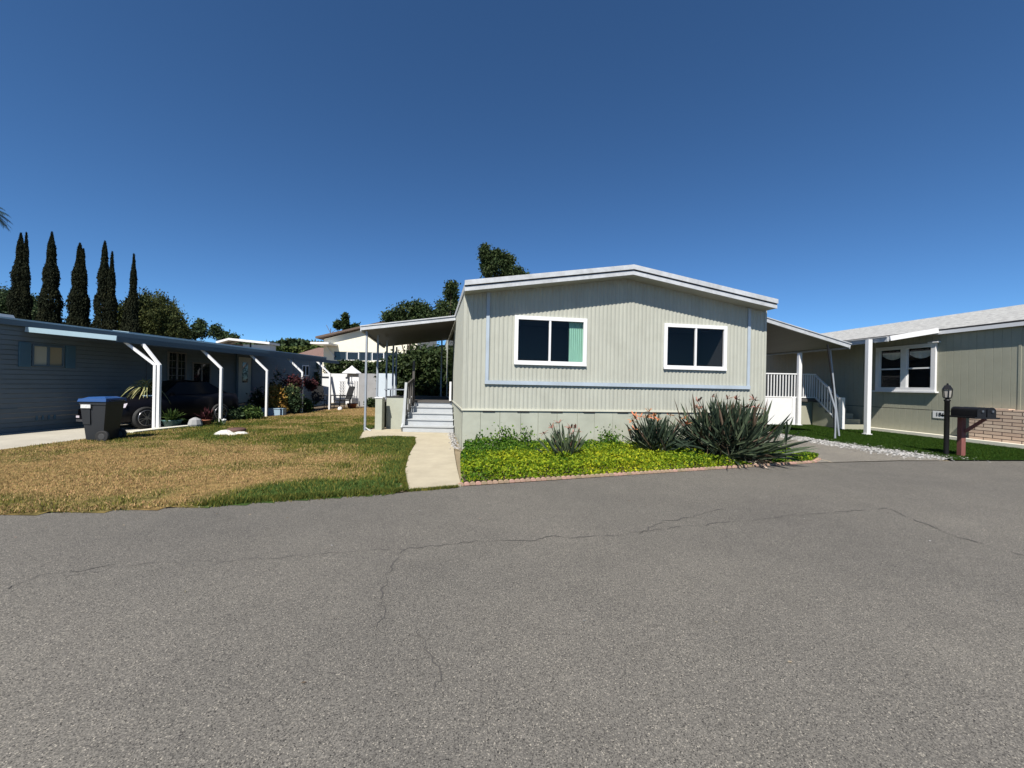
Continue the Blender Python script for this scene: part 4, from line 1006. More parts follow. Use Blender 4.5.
def trunk_mesh(base, top, r0, r1, limbs=()):
    mb = MB(); b = Vector(base); t = Vector(top); m1 = b.lerp(t, .4) + V(.04 * (t - b).length * .3, 0, 0); mb.tube([b, m1, t], [r0, (r0 + r1) / 2, r1], 10)
    for l_ in limbs:
        s = b.lerp(t, l_[0]); e_ = Vector(l_[1]); mb.tube([s, s.lerp(e_, .5) + V(0, 0, (e_ - s).length * .08), e_], [r1 * .8, r1 * .5, r1 * .15], 6)
    return mb
def tree(name, label, base, h, lobes, m, per=40, clump_r=.15, size=.09, lf=14, tr=.12, group=None, shell=.5, aspect=.5, up=0., cat='tree'):
    r = thing(name, label, cat, base, group)
    top = (base[0] + .05, base[1], base[2] + h * .75)
    lm = [(.45 + .4 * (k / max(1, len(lobes))), (l_[0], l_[1], l_[2])) for k, l_ in enumerate(lobes)]
    trunk_mesh(base, top, tr, tr * .5, lm).build('trunk', 'bark', r)
    q = crown(lobes, per, clump_r, size, lf, shell, up, aspect)
    quads_obj('crown', q, [m], parent=r)
    return r

# cypresses
def cypress(px, ytop, wpx, label, second=None, D=40, seed=0, main_dx=0):
    rr = np.random.default_rng(seed)
    t = at(px, ytop, D); base = (t.x, D, 0); H_ = t.z - .15
    root = thing('cypress_tree', label, 'tree', base, 'tall cypresses behind the blue grey home')
    MB().tube([(base[0], D, 0), (base[0], D, H_ * .8)], [.22, .05], 8).build('trunk', 'bark', root)
    cents = []
    spires = [(0, H_, wpx / 400 * D / 2)] + (second or [])
    for (dx, hh, rad) in spires:
        n_ = int(26000 * rad * hh / 16)
        z = rr.random(n_) * hh; f = z / hh
        prof = rad * np.minimum(1, (1 - f) ** .75 * 1.2) * np.minimum(1, .55 + f * 3) * (1 + .18 * np.sin(z * 2.3 + dx) + .1 * rr.normal(size=n_))
        a = rr.uniform(0, 6.28, n_); rad_ = prof * (.62 + .4 * rr.random(n_) ** .6)
        cents.append(np.stack([base[0] + dx + np.cos(a) * rad_, D + np.sin(a) * rad_, z], 1))
    c = np.concatenate(cents)
    q = leaf_quads(c, .115, up=2.6, aspect=.33); quads_obj('crown', q, ['cypress'], parent=root)
cypress(21, 232, 21, 'twin tipped cypress, leftmost of the five', [(.55, at(27, 231, 40).z - .2, .55)], seed=1)
cypress(52, 231, 21, 'tallest cypress, broad with a left shoulder, second from the left', [(-.75, 10.5, .8)], seed=2)
cypress(80, 242, 22, 'middle cypress of the five, with two close tips', [(.35, at(82, 249, 40).z, .7), (-.5, 9.5, .8)], seed=3)
cypress(105, 240, 19, 'cypress with a lower second tip at its right, fourth from the left', [(.75, at(110, 252, 40).z, .62)], seed=4)
cypress(134, 253, 13, 'slimmest cypress at the right end of the row', [(-.65, 9.3, .65)], seed=5)
def lobes_px(lst, D, ky=1.0):
    out = []
    for (px, py, rx, ry) in lst:
        p = at(px, py, D); out.append((p.x, p.y + rng.uniform(-.3, .3), p.z, rx / 400 * D, rx / 400 * D * ky, ry / 400 * D))
    return out
def tree_px(name, label, px, D, lst, m, group=None, **kw):
    p = at(px, 380, D); lob = lobes_px(lst, D); h = max(l_[2] for l_ in lob)
    return tree(name, label, (p.x, D, 0), h, lob, m, group=group, **kw)
tree_px('olive_tree', 'broad rounded olive green tree behind the cypress row', 155, 44, [(150, 315, 20, 22), (165, 325, 16, 18), (138, 322, 18, 20), (172, 335, 12, 14), (145, 335, 24, 18)], 'leafolive', per=420, clump_r=.28, size=.12, lf=26, up=1.6, shell=.3)
tree_px('broadleaf_tree', 'dark green bushy tree behind the leftmost cypress', 12, 46, [(5, 305, 16, 15), (22, 306, 18, 12), (35, 315, 14, 12), (10, 325, 22, 16)], 'leafmid', per=260, clump_r=.3, size=.13, lf=22)
tree_px('broadleaf_tree', 'small pointed green tree beyond the blue roof, left of the far white roof', 202, 50, [(199, 330, 6, 7), (199, 324, 3, 4), (190, 335, 6, 4)], 'leafmid', per=90, clump_r=.2, size=.14, lf=14)
tree_px('broadleaf_tree', 'low round green tree just left of the far white roof', 220, 54, [(215, 331, 6, 6), (222, 336, 5, 4), (233, 338, 4, 2)], 'leafmid', per=90, clump_r=.2, size=.14, lf=14)
# palm whose fronds reach into the frame
pt = at(-14, 209, 45); palm = thing('palm_tree', 'tall palm with only its frond tips showing at the left edge', 'palm tree', (pt.x, pt.y, 0))
MB().tube([(pt.x, pt.y, 0), (pt.x + .2, pt.y, pt.z * .5), pt], [.28, .2, .16], 10).build('trunk', 'bark', palm)
def fronds(c, n_, L, parent, m, wd_=.35):
    Q = []
    for i in range(n_):
        a = 6.28 * i / n_ + rng.uniform(-.15, .15); el = rng.uniform(-.5, 1.0); d = np.array([math.cos(a) * math.cos(el), math.sin(a) * math.cos(el), math.sin(el)])
        pts = [np.array(c) + d * L * s - np.array([0, 0, 1]) * L * .55 * s * s for s in np.linspace(0, 1, 12)]
        side = np.array([-math.sin(a), math.cos(a), 0])
        for j in range(1, 11):
            for sgn in (-1, 1):
                for k in range(3):
                    p = pts[j] + (pts[j + 1] - pts[j]) * k / 3; tip = p + side * sgn * wd_ * L * .35 * (1 - (j / 12) ** 2 * .7) + (pts[j + 1] - pts[j]) * .8 - np.array([0, 0, .12 * L * .4])
                    w2 = (pts[j + 1] - pts[j]) * .12; Q.append([p - w2, p + w2, tip + w2 * .2, tip - w2 * .2])
    return quads_obj('fronds', np.array(Q), [m], parent=parent)
fronds(pt, 60, 1.9, palm, 'leafdark', .55)

# trees behind the porch and main house
tree_px('broadleaf_tree', 'leafy dark tree with gaps, rising above the porch awning', 408, 23, [(405, 312, 13, 9), (392, 318, 9, 6), (420, 310, 9, 9), (428, 318, 8, 8), (415, 325, 16, 8)], 'leafdark', per=130, clump_r=.13, size=.075, lf=16, shell=.3)
tree_px('broadleaf_tree', 'thin crowned dark tree beside the left roof corner of the sage home', 448, 21, [(451, 297, 6, 10), (443, 308, 8, 8), (455, 310, 6, 12), (452, 288, 4, 5), (438, 316, 8, 6)], 'leafdark', per=110, clump_r=.11, size=.075, lf=13, shell=.25)
tree_px('broadleaf_tree', 'dark pointed tree showing above the left roof slope of the sage home', 500, 30, [(499, 268, 15, 16), (488, 264, 7, 16), (512, 274, 11, 8), (485, 254, 3, 7), (506, 260, 8, 6), (520, 277, 8, 3), (496, 257, 4, 6), (500, 298, 17, 18), (512, 315, 14, 16)], 'leafdark', per=200, clump_r=.15, size=.09, lf=16, shell=.2)
tree_px('broadleaf_tree', 'dense shrub tree filling the view behind the porch deck', 425, 20.5, [(400, 372, 20, 16), (425, 365, 24, 18), (445, 370, 18, 20), (430, 390, 30, 16), (400, 392, 16, 14)], 'leafdark', per=330, clump_r=.16, size=.10, lf=16, shell=.3)
# palms/trees beyond the cream building
tree_px('broadleaf_tree', 'small dark tree rising behind the cream building roof', 343, 52, [(345, 326, 3.5, 6), (344.5, 318, 1.5, 4), (338, 325, 2.5, 3), (355, 327, 2.5, 2.5)], 'leafdark', per=70, clump_r=.14, size=.22, lf=14)
MB_ = None
# ---- far ridge of trees and hedge
hills = MB()
for i, (x0, x1, h_) in enumerate([(-160, -40, 4.5), (-60, 30, 5.0), (0, 160, 4.0)]):
    pass
def hedge(name, label, pa, pb, z0, z1, th, dens, size, m, kind=None, cat='hedge', bumpy=.3):
    pa = np.array(pa); pb = np.array(pb); L = np.linalg.norm(pb - pa); n_ = int(dens * L * (z1 - z0))
    t = rng.random(n_); x = pa[0] + (pb[0] - pa[0]) * t; y = pa[1] + (pb[1] - pa[1]) * t
    top = z1 + bumpy * (fbm(t * L, t * 0 + 3.3, .8 / max(.4, th), 12) - .5) * 2
    z = z0 + (top - z0) * rng.random(n_) ** .7
    nrm = np.array([-(pb - pa)[1], (pb - pa)[0]]) / L; o = rng.uniform(-th, th, n_)
    c = np.stack([x + nrm[0] * o, y + nrm[1] * o, z], 1); q = leaf_quads(c, size, .3)
    ob = quads_obj(name, q, [m])
    if kind: ob['kind'] = kind; ob['label'] = label
    else: tag(ob, label, cat)
    return ob
a = at(283, 345, 60); b = at(322, 345, 60)
hedge('tall_hedge', 'long clipped green hedge beyond the end of the blue roof', (a.x - 3, 60), (b.x + 3, 60), 0, at(300, 347, 60).z, 1.5, 260, .25, 'hedge')
hedge('far_tree_line', 'distant line of treetops on the horizon', (-75, 110), (60, 110), 0, at(300, 345, 110).z, 4, 40, .8, 'leafmid', kind='stuff', bumpy=2.6)

# ---- neighbouring buildings at the back
cb = thing('cream_house', 'cream gabled house with a row of windows, beyond the lawn', 'house', (-14, 35, 0))
D = 35
x0 = at(323.6, 350, D).x; x1 = at(400, 350, D).x + 1.5
zl = at(323.6, 339, D).z; 
zt = lambda x: zl + (x - x0) * ((at(361, 330, D).z - zl) / (at(361, 330, D).x - x0))
mb = MB(); wz0, wz1 = at(335, 360, D).z, at(335, 351.5, D).z; wx0 = at(334, 355, D).x
mb.quad((x0, D, 0), (x1, D, 0), (x1, D, wz0), (x0, D, wz0)); mb.quad((x0, D, wz0), (wx0, D, wz0), (wx0, D, wz1), (x0, D, wz1)); mb.quad((x0, D, wz1), (x1, D, wz1), (x1, D, zt(x1)), (x0, D, zt(x0)))
mb.quad((x0, D, 0), (x0, D + 9, 0), (x0, D + 9, zl), (x0, D, zl)); mb.quad((x1, D, 0), (x1, D + 9, 0), (x1, D + 9, zt(x1)), (x1, D, zt(x1))); mb.build('wall', 'creamwall', cb)
mb = MB(); mb.hexa([(x0 - .5, D - .5, zl + .0), (x1, D - .5, zt(x1)), (x1, D + 9.3, zt(x1)), (x0 - .5, D + 9.3, zl)], [(x0 - .5, D - .5, zl + .16), (x1, D - .5, zt(x1) + .16), (x1, D + 9.3, zt(x1) + .16), (x0 - .5, D + 9.3, zl + .16)]); mb.build('roof', 'brownroof', cb)
k = 0; x = wx0
while x < x1 - .8:
    wn = MB(); wn.box((x, D + .02, wz0), (x + .07, D + .08, wz1)); wn.box((x + 1.0, D + .02, wz0), (x + 1.07, D + .08, wz1)); wn.box((x + .07, D + .02, wz0), (x + 1.0, D + .08, wz0 + .05)); wn.box((x + .07, D + .02, wz1 - .05), (x + 1.0, D + .08, wz1)); wf = wn.build('window', 'white' if k % 2 else 'bluetrim', cb)
    mb = MB(); mb.quad((x + .07, D + .06, wz0 + .05), (x + 1.0, D + .06, wz0 + .05), (x + 1.0, D + .06, wz1 - .05), (x + .07, D + .06, wz1 - .05)); mb.build('pane', 'darkglass', wf); x += 1.1; k += 1
p = at(309, 342.5, 33); q = at(325, 341.5, 33)
sa = thing('side_canopy', 'small white flat canopy at the left corner of the cream house', 'canopy', (p.x, 33, 0)); 
MB().box((p.x, 33.2, p.z - .08), (q.x + .2, 35.6, p.z + .08)).build('roof_panel', 'white', sa); MB().bar((q.x - .05, 34.9, p.z - 1.0), (p.x + .5, 34.9, p.z - .1), .06).build('bracket', 'white', sa)
p = at(322, 335, 34)
ant = thing('roof_antenna', 'thin forked antenna on the left roof corner of the cream house', 'antenna', (p.x, 35.5, 5))
mb = MB(); mb.tube([(p.x, 35.5, zl + .1), (p.x + .05, 35.5, zl + 1.0)], .03, 6); mb.bar((p.x + .05, 35.5, zl + .55), (p.x + .55, 35.5, zl + .95), .03); mb.bar((p.x + .03, 35.5, zl + .6), (p.x - .35, 35.5, zl + 1.3), .03); mb.build('mast', 'brownroof', ant)
# brown roofed shed-house between
p = at(302, 357, 39); q = at(325, 352, 39)
bh = thing('brown_roofed_house', 'low house with weathered brown shingle roof, left of the cream house', 'house', (p.x, 39, 0))
ze = at(310, 358, 38.5).z; zr = at(313, 348.5, 41).z
mb = MB(); mb.hexa([(p.x - 1, 38.5, ze), (q.x + 1, 38.5, ze), (q.x + 1, 41, zr), (p.x + .6, 41, zr)], [(p.x - 1, 38.5, ze + .12), (q.x + 1, 38.5, ze + .12), (q.x + 1, 41, zr + .1), (p.x + .6, 41, zr + .1)]); mb.build('roof', 'redroof', bh)
MB().box((p.x - .8, 38.8, 0), (q.x + .9, 41, ze)).build('wall', 'creamwall', bh)
# far white roofed house beyond the blue roof
D = 48; a = at(222, 342, D); b = at(270, 343, D)
fh = thing('white_roofed_house', 'far house with a bright white low roof above the blue home', 'house', (a.x, D, 0))
za = at(240, 346, D).z
mb = MB(); ap = at(232, 338.5, D)
mb.hexa([(a.x - .3, D - .6, za + .2), (ap.x, D - .6, ap.z - .25), (ap.x, D + 1.5, ap.z - .25), (a.x - .3, D + 1.5, za + .2)], [(a.x - .3, D - .6, za + .45), (ap.x, D - .6, ap.z), (ap.x, D + 1.5, ap.z), (a.x - .3, D + 1.5, za + .45)])
mb.hexa([(ap.x, D - .6, ap.z - .25), (b.x + .3, D - .6, at(270, 343, D).z - .2), (b.x + .3, D + 1.5, at(270, 343, D).z - .2), (ap.x, D + 1.5, ap.z - .25)], [(ap.x, D - .6, ap.z), (b.x + .3, D - .6, at(270, 343, D).z + .05), (b.x + .3, D + 1.5, at(270, 343, D).z + .05), (ap.x, D + 1.5, ap.z)]); mb.build('roof', 'white', fh)
m_ = at(243, 345, D).x
MB().box((a.x, D, 0), (m_, D + 1.2, za + .2)).build('wall', 'redroof', fh); MB().box((m_, D, 0), (b.x, D + 1.2, za + .2)).build('wall', 'blockwhite', fh)
mb = MB(); mb.box((at(250, 345, D).x, D - .05, za - 1), (at(251.5, 345, D).x, D - .01, za + .7)); mb.build('downpipe', 'dark', fh)

# ---- back yard: shed, walls, hedge, umbrella
D = 26
sx0, sx1 = at(321.5, 380, D).x, at(357, 380, D).x; sz = at(335, 374.5, D).z
sh = thing('lattice_shed', 'small white open fronted patio shed at the end of the lawn', 'shed', (sx0, D, 0))
mb = MB(); mb.box((sx0 - .1, D - .1, sz - .14), (sx1 + .1, D + .1, sz + .06)); mb.box((sx0 - .1, D + .1, sz - .1), (sx0 + .05, D + 1.5, sz + .02)); mb.box((sx1 - .05, D + .1, sz - .1), (sx1 + .1, D + 1.5, sz + .02)); mb.build('roof_beam', 'white', sh)
MB().box((sx0, D, 0), (sx0 + .6, D + .08, sz - .14)).build('side_panel', 'white', sh)
MB().box((sx0, D + 1.4, 0), (sx1, D + 1.5, sz - .1)).build('back_wall', 'white', sh)
MB().box((sx1 - .75, D, 0), (sx1 - .5, D + .08, sz - .14)).build('pillar', 'white', sh)
mb = MB()
for k in range(8): mb.bar((sx0 + .65 + k * .16, D + 1.3, .2), (sx0 + .65 + k * .16, D + 1.3, sz - .3), .04)
for k in range(7): mb.bar((sx0 + .6, D + 1.27, .3 + k * .2), (sx1 - .8, D + 1.27, .3 + k * .2), .04)
mb.build('lattice', 'white', sh)
D = 24; gx0, gx1 = at(358.5, 390, D).x, at(381, 390, D).x
MBw = MB(); MBw.box((gx0, D, 0), (gx1 + 1.5, D + .2, at(367, 373.5, D).z)); gw = MBw.build('block_wall', 'block'); tag(gw, 'plain grey block wall between the shed and the porch', 'wall')
tag(MB().box((at(376.5, 380, 18.6).x, 18.6, 0), (at(395, 380, 18.6).x, 18.7, at(390, 373.5, 18.6).z)).build('fence_panel', 'blockwhite'), 'pale blue white fence panel seen between the porch posts', 'fence')
D = 30; a = at(326, 366, D); b = at(400, 366, D)
hedge('clipped_hedge', 'dark clipped hedge below the windows of the cream house', (a.x, D), (b.x, D), at(340, 372, D).z - 1.5, at(340, 361.5, D).z, .5, 420, .14, 'leafdark', bumpy=.15)
tag(MB().box((a.x - .3, D + .6, 0), (b.x, D + .8, at(340, 370, D).z)).build('retaining_wall', 'creamwall'), 'low cream retaining wall under the dark clipped hedge', 'wall')
# white umbrella / tent top
p = at(352, 366, 25.5); um = thing('patio_umbrella', 'white peaked patio umbrella above the block wall', 'umbrella', (p.x, 25.5, 0))
mb = MB(); z_ = at(352, 373.5, 25.5).z; mb.lathe((p.x, 25.5, 0), [(.62, z_), (.60, z_ + .05), (.15, p.z - .1), (.01, p.z + .03)], 8, False); mb.build('canopy', 'white', um)
MB().tube([(p.x, 25.5, 0), (p.x, 25.5, p.z)], .025, 6).build('pole', 'white', um)
# patio chairs and table, black
def chair(name, label, x, y, rz, s=1.):
    r = thing(name, label, 'chair', (0, 0, 0), 'black patio chairs by the shed')
    MB().box((-.27, -.25, .40), (.27, .28, .44)).build('seat', 'fabric', r)
    mb = MB(); mb.hexa([(-.27, .27, .45), (.27, .27, .45), (.27, .31, .45), (-.27, .31, .45)], [(-.25, .48, 1.1), (.25, .48, 1.1), (.25, .52, 1.1), (-.25, .52, 1.1)]); mb.build('backrest', 'fabric', r)
    for sx in (-1, 1):
        for sy in (-1, 1): MB().bar((sx * .27, sy * .25, 0), (sx * .27, sy * .25, .42), .03).build('leg', 'blackm', r)
        mb = MB(); mb.bar((sx * .3, -.25, .64), (sx * .3, .33, .66), .05, .03); mb.bar((sx * .3, -.25, .42), (sx * .3, -.25, .64), .03); mb.build('armrest', 'blackm', r)
    r.location = (x, y, .01); r.rotation_euler = (0, 0, rz); r.scale = (s, s, s); return r
c1 = at(319, 405, 20.9); c2 = at(342, 400, 21.2)
chair('patio_chair', 'black patio chair facing right beside the last bent white post', c1.x, 20.9, R(35), 1.1)
chair('patio_chair', 'black patio chair turned left in front of the white shed', c2.x, 21.2, R(-40), 1.1)
t_ = at(330.5, 400, 21.8); tb = thing('patio_table', 'dark round patio table between the two black chairs', 'table', (t_.x, 21.8, 0))
MB().lathe((t_.x, 21.8, 0), [(.01, .70), (.5, .70), (.5, .73), (.01, .735)], 20, False).build('tabletop', 'blackm', tb); MB().tube([(t_.x, 21.8, 0), (t_.x, 21.8, .7)], .04, 8).build('leg', 'blackm', tb)

# ---- plants in the left garden
def pot(c, r, h, m, parent): return MB().lathe(c, [(.01, 0), (r * .7, 0), (r, h * .85), (r * 1.08, h * .86), (r * 1.08, h), (r * .9, h), (r * .85, h * .85), (.01, h * .85)], 16).build('pot', m, parent)
def blade_set(c, n_, L, wd_, el0=.3, el1=1.4, droop=.5, seg=6, jit=.05):
    Q = []
    for i in range(n_):
        a = rng.uniform(0, 6.283); el = rng.uniform(el0, el1); l_ = L * rng.uniform(.65, 1.1); w2 = wd_ * rng.uniform(.7, 1.2)
        d = np.array([math.cos(a) * math.cos(el), math.sin(a) * math.cos(el), math.sin(el)]); s0 = np.array(c) + np.array([rng.normal(0, jit), rng.normal(0, jit), 0])
        side = np.array([-math.sin(a), math.cos(a), 0]) * math.cos(rng.uniform(-.8, .8)) + np.array([0, 0, 1]) * rng.uniform(-.6, .6) ; side /= np.linalg.norm(side)
        P_ = []; W_2 = []
        for s in np.linspace(0, 1, seg + 1):
            P_.append(s0 + d * l_ * s - np.array([0, 0, 1]) * l_ * droop * math.cos(el) * s * s); W_2.append(w2 * (math.sin(math.pi * min(1, .12 + s * .88)) ** .7))
        for j in range(seg): Q.append([P_[j] - side * W_2[j], P_[j] + side * W_2[j], P_[j + 1] + side * W_2[j + 1], P_[j + 1] - side * W_2[j + 1]])
    return np.array(Q)
def strappy(name, label, c, n_, L, wd_, m, potr=None, potm='terracotta', poth=.25, cat='plant', **kw):
    r = thing(name, label, cat, c)
    z = c[2]
    if potr: pot(c, potr, poth, potm, r); z += poth * .9
    quads_obj('leaves', blade_set((c[0], c[1], z), n_, L, wd_, **kw), [m], parent=r); return r
# hanging spiky plant behind double post
hb = at(146, 385, 12.0)
r = thing('hanging_plant', 'pale spiky plant in a hanging pot behind the double white post', 'plant', (hb.x, 12.0, hb.z - .2))
quads_obj('leaves', blade_set((hb.x, 12, hb.z), 70, .55, .018, el0=-.5, el1=1.2, droop=.9), ['leafpale'], parent=r); pot((hb.x + .1, 12.0, hb.z - .55), .14, .25, 'bluepot', r)
MB().tube([(hb.x, 12.0, hb.z), (hb.x, 12.0, 2.6)], .008, 5).build('hanger', 'blackm', r)
g = gz(177, 429); strappy('potted_plant', 'green rosette plant in a blue green bowl, right of the double post', (-10.25, 12.1, 0.01), 110, .45, .02, 'leafbright', .24, 'glazed', .22)
g = gz(204, 426.5); strappy('potted_plant', 'reddish stemmed succulent in a terracotta pot, left of the second post', (g.x, g.y + .1, .01), 60, .45, .018, 'leafred', .14, 'terracotta', .2, el0=.8, el1=1.5)
quads_obj('leaves', blade_set((g.x + .35, g.y + .15, .02), 50, .3, .018), ['leafbright'], parent=bpy.data.objects.get('potted_plant.001'))
st = gz(195, 427.5); mb = MB(); mb.lathe((st.x, st.y, 0), [(.16, 0), (.19, .1), (.15, .24), (.05, .3), (.01, .31)], 9, False); tag(mb.build('rock', 'block'), 'grey boulder between the two potted plants', 'rock')
def bush(label, px, py, D, r_, h, m, cat='shrub', name='shrub', dens=60, size=.05, z0=None, flowers=None):
    g = at(px, py, D); z = 0.01 if z0 is None else z0
    r = thing(name, label, cat, (g.x, D, z)); MB().tube([(g.x, D, z), (g.x, D, z + h * .6)], .02, 5).build('stem', 'bark', r)
    quads_obj('foliage', crown([(g.x, D, z + h * .6, r_, r_, h * .45), (g.x + r_ * .4, D, z + h * .4, r_ * .7, r_ * .7, h * .35)], dens * 4, .06, size, 8), [m], parent=r)
    if flowers: quads_obj('flowers', crown([(g.x, D - .05, z + h * .7, r_, r_, h * .4)], 60, .03, .035, 4), [flowers], parent=r)
    return r
bush('low leafy green shrub left of the third post', 250, 415, 14.8, .30, .42, 'leafbright', dens=70)
bush('tiny grey green shrub in the shade behind the second post', 233, 418, 14.4, .3, .35, 'leafmid')
bush('golden leaved shrub between the third and fourth posts', 276, 400, 17.3, .42, 1.15, 'leafgold', dens=70, size=.06)
bush('green shrub with pale blossoms left of the fourth post', 291, 398, 17.6, .38, 1.25, 'leafmid', flowers='leafpale')
bush('low green shrub between the last two posts', 303, 405, 18.6, .35, .6, 'leafbright', dens=70)
bush('dark climbing shrub at the end of the blue wall', 313, 385, 23.6, .35, 2.3, 'leafmid', dens=60, size=.08)
bush('shaded dark shrub behind the golden one', 262, 400, 18.0, .5, 1.0, 'leafdark', flowers='pink')
bush('shrub with pink blossoms against the blue wall', 279, 385, 19, .4, 1.9, 'leafdark', flowers='pink', dens=15)
g = gz(384, 408); bush('small round shrub at the foot of the grey block wall', 371, 404, 23.2, .35, .45, 'leafdark', dens=50)
for px_, py_, D_, lb in ((293, 381, 17.9, 'dark red leaved hanging basket behind the fourth post'), (309, 383, 20.4, 'red leaved hanging basket left of the shed')):
    g = at(px_, py_, D_); r = thing('hanging_basket', lb, 'hanging basket', (g.x, D_, g.z))
    quads_obj('foliage', crown([(g.x, D_, g.z, .36, .36, .2), (g.x + .15, D_, g.z - .15, .2, .2, .2)], 110, .09, .05, 7), ['leafred'], parent=r); MB().lathe((g.x, D_, g.z - .25), [(.02, 0), (.16, .05), (.2, .2)], 12).build('basket', 'blackm', r)
    MB().tube([(g.x, D_, g.z), (g.x, D_, 2.5)], .01, 4).build('hanger', 'blackm', r)
for px_, D_, ln, lb in ((272, 16.6, .9, 'pale blue planter trough behind the third post'), (292, 18.9, .7, 'pale blue planter trough behind the fourth post')):
    g = gz(px_, 415); x_ = ray(px_, 412)[0] * D_; r = thing('planter_trough', lb, 'planter', (x_, D_, 0)); MB().box((x_ - ln / 2, D_, .0), (x_ + ln / 2, D_ + .25, .28)).build('trough', 'bluepot', r); MB().box((x_ - ln / 2 - .02, D_ - .02, .281), (x_ + ln / 2 + .02, D_ + .27, .31)).build('rim', 'bluepot', r)
g = at(352, 407, 21.8); r = thing('terracotta_pot', 'reddish terracotta pot at the foot of the white shed', 'pot', (g.x, 21.8, 0)); pot((g.x, 21.8, 0), .25, .3, 'terracotta', r)
g = gz(340, 410.5); tag(MB().lathe((g.x, g.y, 0), [(.09, .0), (.12, .08), (.08, .17), (.01, .2)], 10).build('garden_ball', 'white'), 'small white ball on the far lawn near the table', 'garden ball')
g = gz(224, 424.5); tag(MB().lathe((g.x, g.y, 0), [(.05, 0), (.05, .12), (.07, .13), (.07, .17), (.01, .19)], 10).build('garden_light', 'white'), 'short white garden light right of the second post', 'garden light')
# stones on the lawn
def rock(px, py, r, lb, sx=1.3, h=.6):
    g = gz(px, py); mb = MB(); rr = []; n1 = 5; n2 = 9; vs = []; fs = []
    for i in range(n1):
        ph = (i / (n1 - 1)) * math.pi / 2
        for k in range(n2):
            a = k * 2 * math.pi / n2; q = r * (1 + .22 * noise.noise(Vector((px * .3 + math.cos(a) * 1.5, math.sin(a) * 1.5, i * .8)))); vs.append((g.x + math.cos(a) * math.cos(ph) * q * sx, g.y + math.sin(a) * math.cos(ph) * q, .015 + math.sin(ph) * q * h))
    for i in range(n1 - 1):
        for k in range(n2): fs.append([i * n2 + k, i * n2 + (k + 1) % n2, (i + 1) * n2 + (k + 1) % n2, (i + 1) * n2 + k])
    mb.add(vs, fs); return tag(mb.build('lawn_stone', 'stone'), lb, 'stone', 'white stones ringing a hole in the lawn')
rock(224.5, 435.5, .17, 'largest white stone, left of the three on the lawn', 1.5, .75); rock(232, 436, .10, 'smallest white stone in the middle of the lawn trio'); rock(240.5, 435, .13, 'flat white stone, right of the three on the lawn', 1.7, .6)
g = gz(235, 433); tag(MB().lathe((g.x, g.y + .05, 0), [(.22, .0), (.24, .1), (.2, .13), (.01, .13)], 14).build('valve_cover', mat('rusty_lid', (.08, .04, .03), .8)), 'dark rusty round cover behind the white lawn stones', 'valve cover')
# stones at the house corner by the path
def pebbles():
    mb = MB()
    for i in range(260):
        t = rng.random(); x = -1.16 - .19 * (t * 3.0) + rng.normal(0, .05) - .06; y = 8.9 + t * 3.0; r = rng.uniform(.01, .028)
        vs = [(x + math.cos(k * 1.257) * r, y + math.sin(k * 1.257) * r, .028) for k in range(5)]; top = [(x + (v[0] - x) * .5, y + (v[1] - y) * .5, .028 + r * .8) for v in vs]
        mb.add(vs + top, [[5, 6, 7, 8, 9]] + [[k, (k + 1) % 5, 5 + (k + 1) % 5, 5 + k] for k in range(5)])
    return struct(mb.build('corner_pebbles', 'pebble'), 'stuff', 'pale pebbles along the foot of the side wall')
pebbles()

# ================================================================= FLOWER BED
bed = [(-.72, 5.9), (2.5, 7.02), (6.28, 8.34), (6.9, 8.95), (6.6, 9.4), (5.9, 9.95), (-1.0, 8.85), (-.95, 7.6)]
def ground_cover():
    n_ = 115000; x = rng.uniform(-1.1, 7.1, n_); y = rng.uniform(5.8, 10, n_); k = inpoly(x, y, bed); k &= ((x - 4.62) / .75) ** 2 + ((y - 8.3) / .5) ** 2 > 1 + .5 * (fbm(x, y, 4, 55) - .5); x, y = x[k], y[k]; m_ = len(x)
    hgt = .04 + .24 * fbm(x, y, 1.6, 21) + .24 * fbm(x, y, 6, 22)
    # taller near the wall, thinner to the right end
    v = np.array([-.165, .986]); dwall = (x - A[0]) * .165 * -1 + (y - A[1]) * .986  # negative in front
    hgt *= np.interp(dwall, [-3, -1.6, -.5, 0], [.60, .62, .75, .95]) * np.interp(x, [5, 6.9], [1, .45])
    ed = np.interp(x, [e[0] for e in EDGE], [e[1] for e in EDGE]); hgt *= np.clip((y - ed) / .25, .25, 1)
    z = .015 + hgt * (.2 + .85 * rng.random(m_) ** .6)
    q = leaf_quads(np.stack([x, y, z], 1), .023, .3, .6)
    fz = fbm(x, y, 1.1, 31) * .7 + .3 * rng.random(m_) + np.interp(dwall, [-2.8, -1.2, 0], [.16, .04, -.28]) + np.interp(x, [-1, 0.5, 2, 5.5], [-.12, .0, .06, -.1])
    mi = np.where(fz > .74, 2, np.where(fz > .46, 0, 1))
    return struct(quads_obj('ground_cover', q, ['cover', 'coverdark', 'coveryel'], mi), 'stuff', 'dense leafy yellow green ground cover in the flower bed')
ground_cover()
# taller shoots near the wall
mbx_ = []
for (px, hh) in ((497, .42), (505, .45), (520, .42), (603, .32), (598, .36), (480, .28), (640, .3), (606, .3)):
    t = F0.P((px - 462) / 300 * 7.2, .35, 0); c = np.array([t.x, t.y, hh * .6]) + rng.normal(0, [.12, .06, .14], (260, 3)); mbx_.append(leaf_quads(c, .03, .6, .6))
struct(quads_obj('tall_shoots', np.concatenate(mbx_), ['coverdark']), 'stuff', 'darker leafy shoots standing against the skirting')
